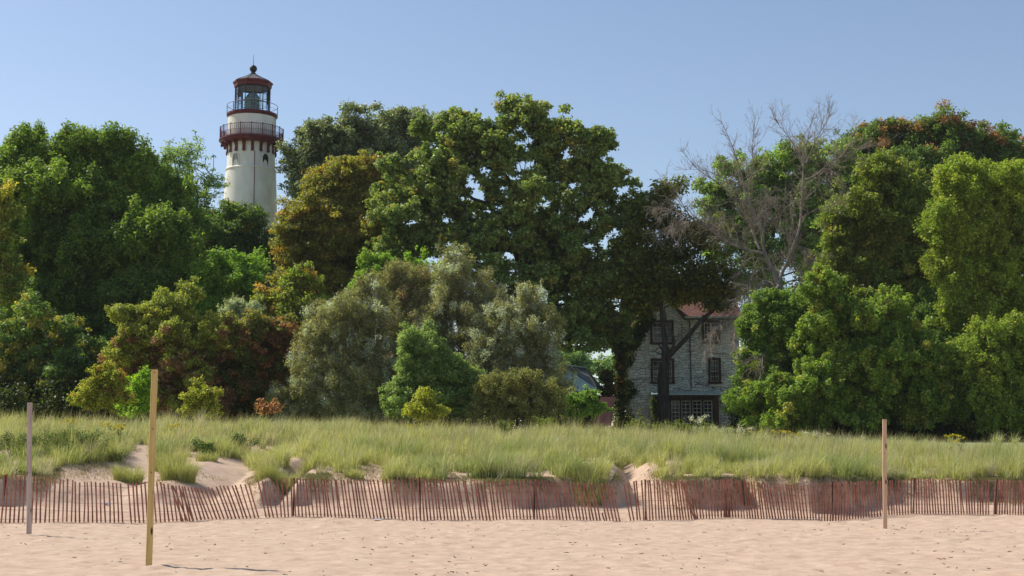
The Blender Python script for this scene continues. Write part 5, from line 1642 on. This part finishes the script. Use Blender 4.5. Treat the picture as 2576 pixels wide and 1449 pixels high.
# leafy dark low bushes in the grass
def lowbush(dx, dy, w_, h_, n, cols, label, name, cat, size=.07, asp=.35, group=None):
    c = hit(dx, dy)
    k = max(8, int(w_ * 26))
    cs = np.stack([c[0] + rng.normal(0, w_ * .5, k), c[1] + rng.normal(0, w_ * .3, k), np.zeros(k)], 1)
    cs[:, 2] = ground(cs[:, 0], cs[:, 1]) + h_ * rng.uniform(.2, 1, k)
    root = thing(name, label, cat, c, group)
    cl = np.array(cols)[rng.integers(0, len(cols), k)]
    V, Fq, cc = leaves(cs, np.full(k, h_ * .34), np.full(k, n), size, asp, cl, up=.5, shape=(1, 1, 1))
    npmesh("leaves", V, Fq, M['leaf'], root, col=cc)
    st = MB()
    for i in range(k):
        b0 = np.array([c[0] + (cs[i, 0] - c[0]) * .7, c[1] + (cs[i, 1] - c[1]) * .7, 0]); b0[2] = gz(b0[0], b0[1]) - .02
        st.tube([b0, cs[i]], [.008, .004], 3)
    st.build("stems", M['bark'], root)
    return root


gb_ = [(.065, .11, .022), (.09, .145, .03), (.11, .15, .03)]
LBG = "leafy low bushes in the dune grass"
lowbush(60, 1150, 1.3, .6, 110, gb_, "olive green feathery bush behind the weathered post", "dune_bush", "bush", .08, .25, LBG)
lowbush(200, 1140, 1.4, .65, 120, gb_, "largest feathery dark green bush above the bare sand slope", "dune_bush", "bush", .08, .25, LBG)
lowbush(290, 1135, .8, .5, 110, gb_, "dark bush at the edge of the narrow sand path", "dune_bush", "bush", .08, .25, LBG)
lowbush(510, 1150, .45, .5, 100, [(.06, .12, .03), (.09, .15, .03)], "rounded green bush on the rim of the wide bare sand patch", "dune_bush", "bush", .08, .4, LBG)
lowbush(600, 1140, .5, .55, 110, [(.07, .13, .03), (.10, .16, .03)], "lighter green leafy bush above the wide bare sand patch", "dune_bush", "bush", .08, .4, LBG)


# weeds and flowers
def weed(dx, dytop, Y, h, label, name, cat, cols, spread=.16, n=150, size=.09, flower=None, group="tall weeds on the dune crest", nst=4):
    tp = P(dx, dytop, Y)
    g0 = gz(tp[0], Y)
    base = np.array([tp[0], Y, g0]); H = max(tp[2] - g0, h)
    root = thing(name, label, cat, base, group)
    cs = []; st = MB()
    for i in range(nst):
        off = rng.normal(0, spread, 2)
        tt = base + [off[0], off[1], H * rng.uniform(.75, 1)]
        st.tube([base, (base + tt) / 2 + [off[0] * .2, 0, 0], tt], [.012, .009, .005], 4)
        for q in np.linspace(.35, 1, 7): cs.append(base + (tt - base) * q + rng.normal(0, .03, 3))
    st.build("stem", M['bark'], root)
    cs = np.array(cs); cl = np.array(cols)[rng.integers(0, len(cols), len(cs))]
    V, Fq, cc = leaves(cs, np.full(len(cs), spread * .7), np.full(len(cs), max(6, n // len(cs))), size, .4, cl, up=.5)
    npmesh("leaves", V, Fq, M['leaf'], root, col=cc)
    if flower:
        k = 10; fc = base + np.stack([rng.normal(0, spread * 1.2, k), rng.normal(0, spread, k), H * rng.uniform(.85, 1.1, k)], 1)
        V, Fq, cc = leaves(fc, np.full(k, spread * .5), np.full(k, 26), .05, .8, np.tile(np.array(flower), (k, 1)), up=.8)
        npmesh("blossoms", V, Fq, M['leaf'], root, col=cc)


gw = [(.10, .17, .02), (.14, .20, .03)]
weed(1266, 1062, 55, .9, "tall leafy green weed standing up alone in the dune grass", "leafy_weed", "weed", gw, .2, 420, .13)
for dx, dy, lab in [(1222, 1040, "mullein spike below the twiggy olive brown bush"), (1208, 1048, "shorter mullein spike leaning beside its taller twin"), (1178, 1052, "small mullein spike under the fresh green shrub"),
                    (1556, 1040, "mullein spike standing before the stone wall's lower corner"), (1418, 1040, "mullein spike near the foot of the leaning board"), (1613, 1028, "slim mullein spike rising before the house wall")]:
    weed(dx, dy, 60, .9, lab, "mullein", "weed", [(.16, .19, .07), (.20, .22, .09)], .07, 220, .09, nst=2)
for i, (dx, dy, lab) in enumerate([(1372, 1045, "bright green weed under the whitest willow"), (1600, 1058, "lime green weed clump at the house's ivy corner"), (1635, 1060, "lime green weed clump before the ivy beside the bay"), (1670, 1062, "low green weed clump at the foot of the forked maple"),
                                   (1700, 1066, "green weed clump before the first clear bay window"), (1730, 1060, "tall green weed clump below the middle bay windows"), (1790, 1066, "green weed clump below the bay's brown end panel")]):
    weed(dx, dy, 62, .5, lab, "leafy_weed", "weed", [(.13, .20, .02), (.18, .23, .03), (.2, .22, .03)], .33, 700, .12, nst=6)
for dx, dy, lab in [(1758, 1052, "white flowering weed below the bay windows, largest blossom head"), (1815, 1078, "low white flowering weed by the dark planter box"), (1770, 1078, "low white flowering weed beneath the largest blossom head"), (2040, 1092, "white flowering weed under the dark leafy bank"), (1868, 1078, "white flowering weed past the dark planter box")]:
    weed(dx, dy, 59, .5, lab, "flowering_weed", "flower", [(.12, .18, .04)], .26, 200, .08, (.62, .62, .56), "white flowers on the dune crest", nst=5)
for dx, dy, Y, lab in [(178, 1083, 54, "goldenrod behind the weathered post's upper half"), (255, 1090, 53, "goldenrod with a pale spike between the two wooden posts"), (296, 1128, 49, "goldenrod beside the narrow sand path"), (438, 1092, 54, "goldenrod right of the yellow lumber post's middle"),
                       (2000, 1090, 58, "goldenrod patch by the white flowering weed"), (1960, 1088, 59, "orange tinted goldenrod under the dark leafy bank"), (1900, 1086, 59, "smaller goldenrod nearer the house corner"), (1032, 1115, 56, "goldenrod tuft below the rounded yellow green bush"), (2402, 1100, 55, "thin goldenrod stalk right of the tan brown post")]:
    weed(dx, dy, Y, .6, lab, "goldenrod", "flower", [(.14, .19, .02)], .13, 120, .08, (.50, .42, .03), "goldenrod in the dune grass", nst=3)

# ------------------------------------------------------------------ litter
M['plastic'] = mat("white_plastic_litter", (.7, .7, .72), .4)
M['blue'] = mat("blue_litter_plastic", (.06, .25, .6), .4)


def litter(dx, dy, w_, h_, m, label):
    c = hit(dx, dy)
    V = []; f = []
    for i in range(5):
        for j in range(4):
            V.append([c[0] + (i / 4 - .5) * w_ + rng.normal(0, w_ * .06), c[1] + (j / 3 - .5) * w_ * .6, c[2] + .015 + abs(rng.normal(0, h_ * .6)) * (1 if 0 < i < 4 and 0 < j < 3 else .2)])
    for i in range(4):
        for j in range(3): f.append([i * 4 + j, i * 4 + j + 1, i * 4 + j + 5, i * 4 + j + 4])
    o = npmesh("litter", np.array(V), f, m, None, org=tuple(c))
    tag(o, label, "litter", "scraps of litter by the fences")


litter(952, 1309, .26, .05, M['plastic'], "crumpled white plastic bag at the foot of the long fence")
litter(268, 1271, .12, .08, M['blue'], "blue plastic scrap behind the slats near the yellow lumber post")
litter(2050, 1307, .3, .05, M['plastic'], "flattened white wrapper under the fence slats near the tan brown post")
litter(2058, 1303, .12, .1, M['plastic'], "small upright white scrap next to the flattened wrapper")
litter(1187, 1303, .1, .05, M['plastic'], "tiny white scrap just behind the long fence's middle")

# dark twig scraps strewn on the sand
nb = 900
bx_ = rng.uniform(-11, 11, nb); by_ = rng.uniform(19.3, 37, nb); bx_ = bx_ * by_ / 26
keep = rng.random(nb) < sstep(.5, .68, fbm(bx_ * .9, by_ * 1.3)) + .08
bx_, by_ = bx_[keep], by_[keep]; nb = len(bx_)
bz_ = ground(bx_, by_) + .012
an = rng.uniform(0, 3.14, nb); L = rng.uniform(.008, .04, nb)
d_ = np.stack([np.cos(an) * L, np.sin(an) * L, rng.normal(0, .006, nb)], 1)
c_ = np.stack([bx_, by_, bz_], 1)
V, f = tubes(c_ - d_, c_ + d_, np.full(nb, .008), np.full(nb, .005), 4)
o = npmesh("driftwood_scraps", V, f, mat("dark_twig_scrap", (.17, .12, .085), .9), None)
tag(o, "small dark twig scraps strewn over the open sand", "debris", kind="stuff")


# ------------------------------------------------------------------ thin summer haze, added partly to lift the dark foliage
hm_ = bpy.data.materials.new("summer_haze"); hm_.use_nodes = True
hm_.node_tree.nodes.remove(hm_.node_tree.nodes["Principled BSDF"])
pv = hm_.node_tree.nodes.new("ShaderNodeVolumePrincipled")
pv.inputs["Color"].default_value = (.90, .95, 1.0, 1)
pv.inputs["Density"].default_value = 0.00012
hm_.node_tree.links.new(pv.outputs[0], hm_.node_tree.nodes["Material Output"].inputs["Volume"])
mb = MB(); mb.box((0, 115, 22), (400, 390, 56))
hzo = mb.build("haze", hm_, None)
hzo["kind"] = "stuff"
hzo["label"] = "thin bluish summer haze between the beach and the trees"
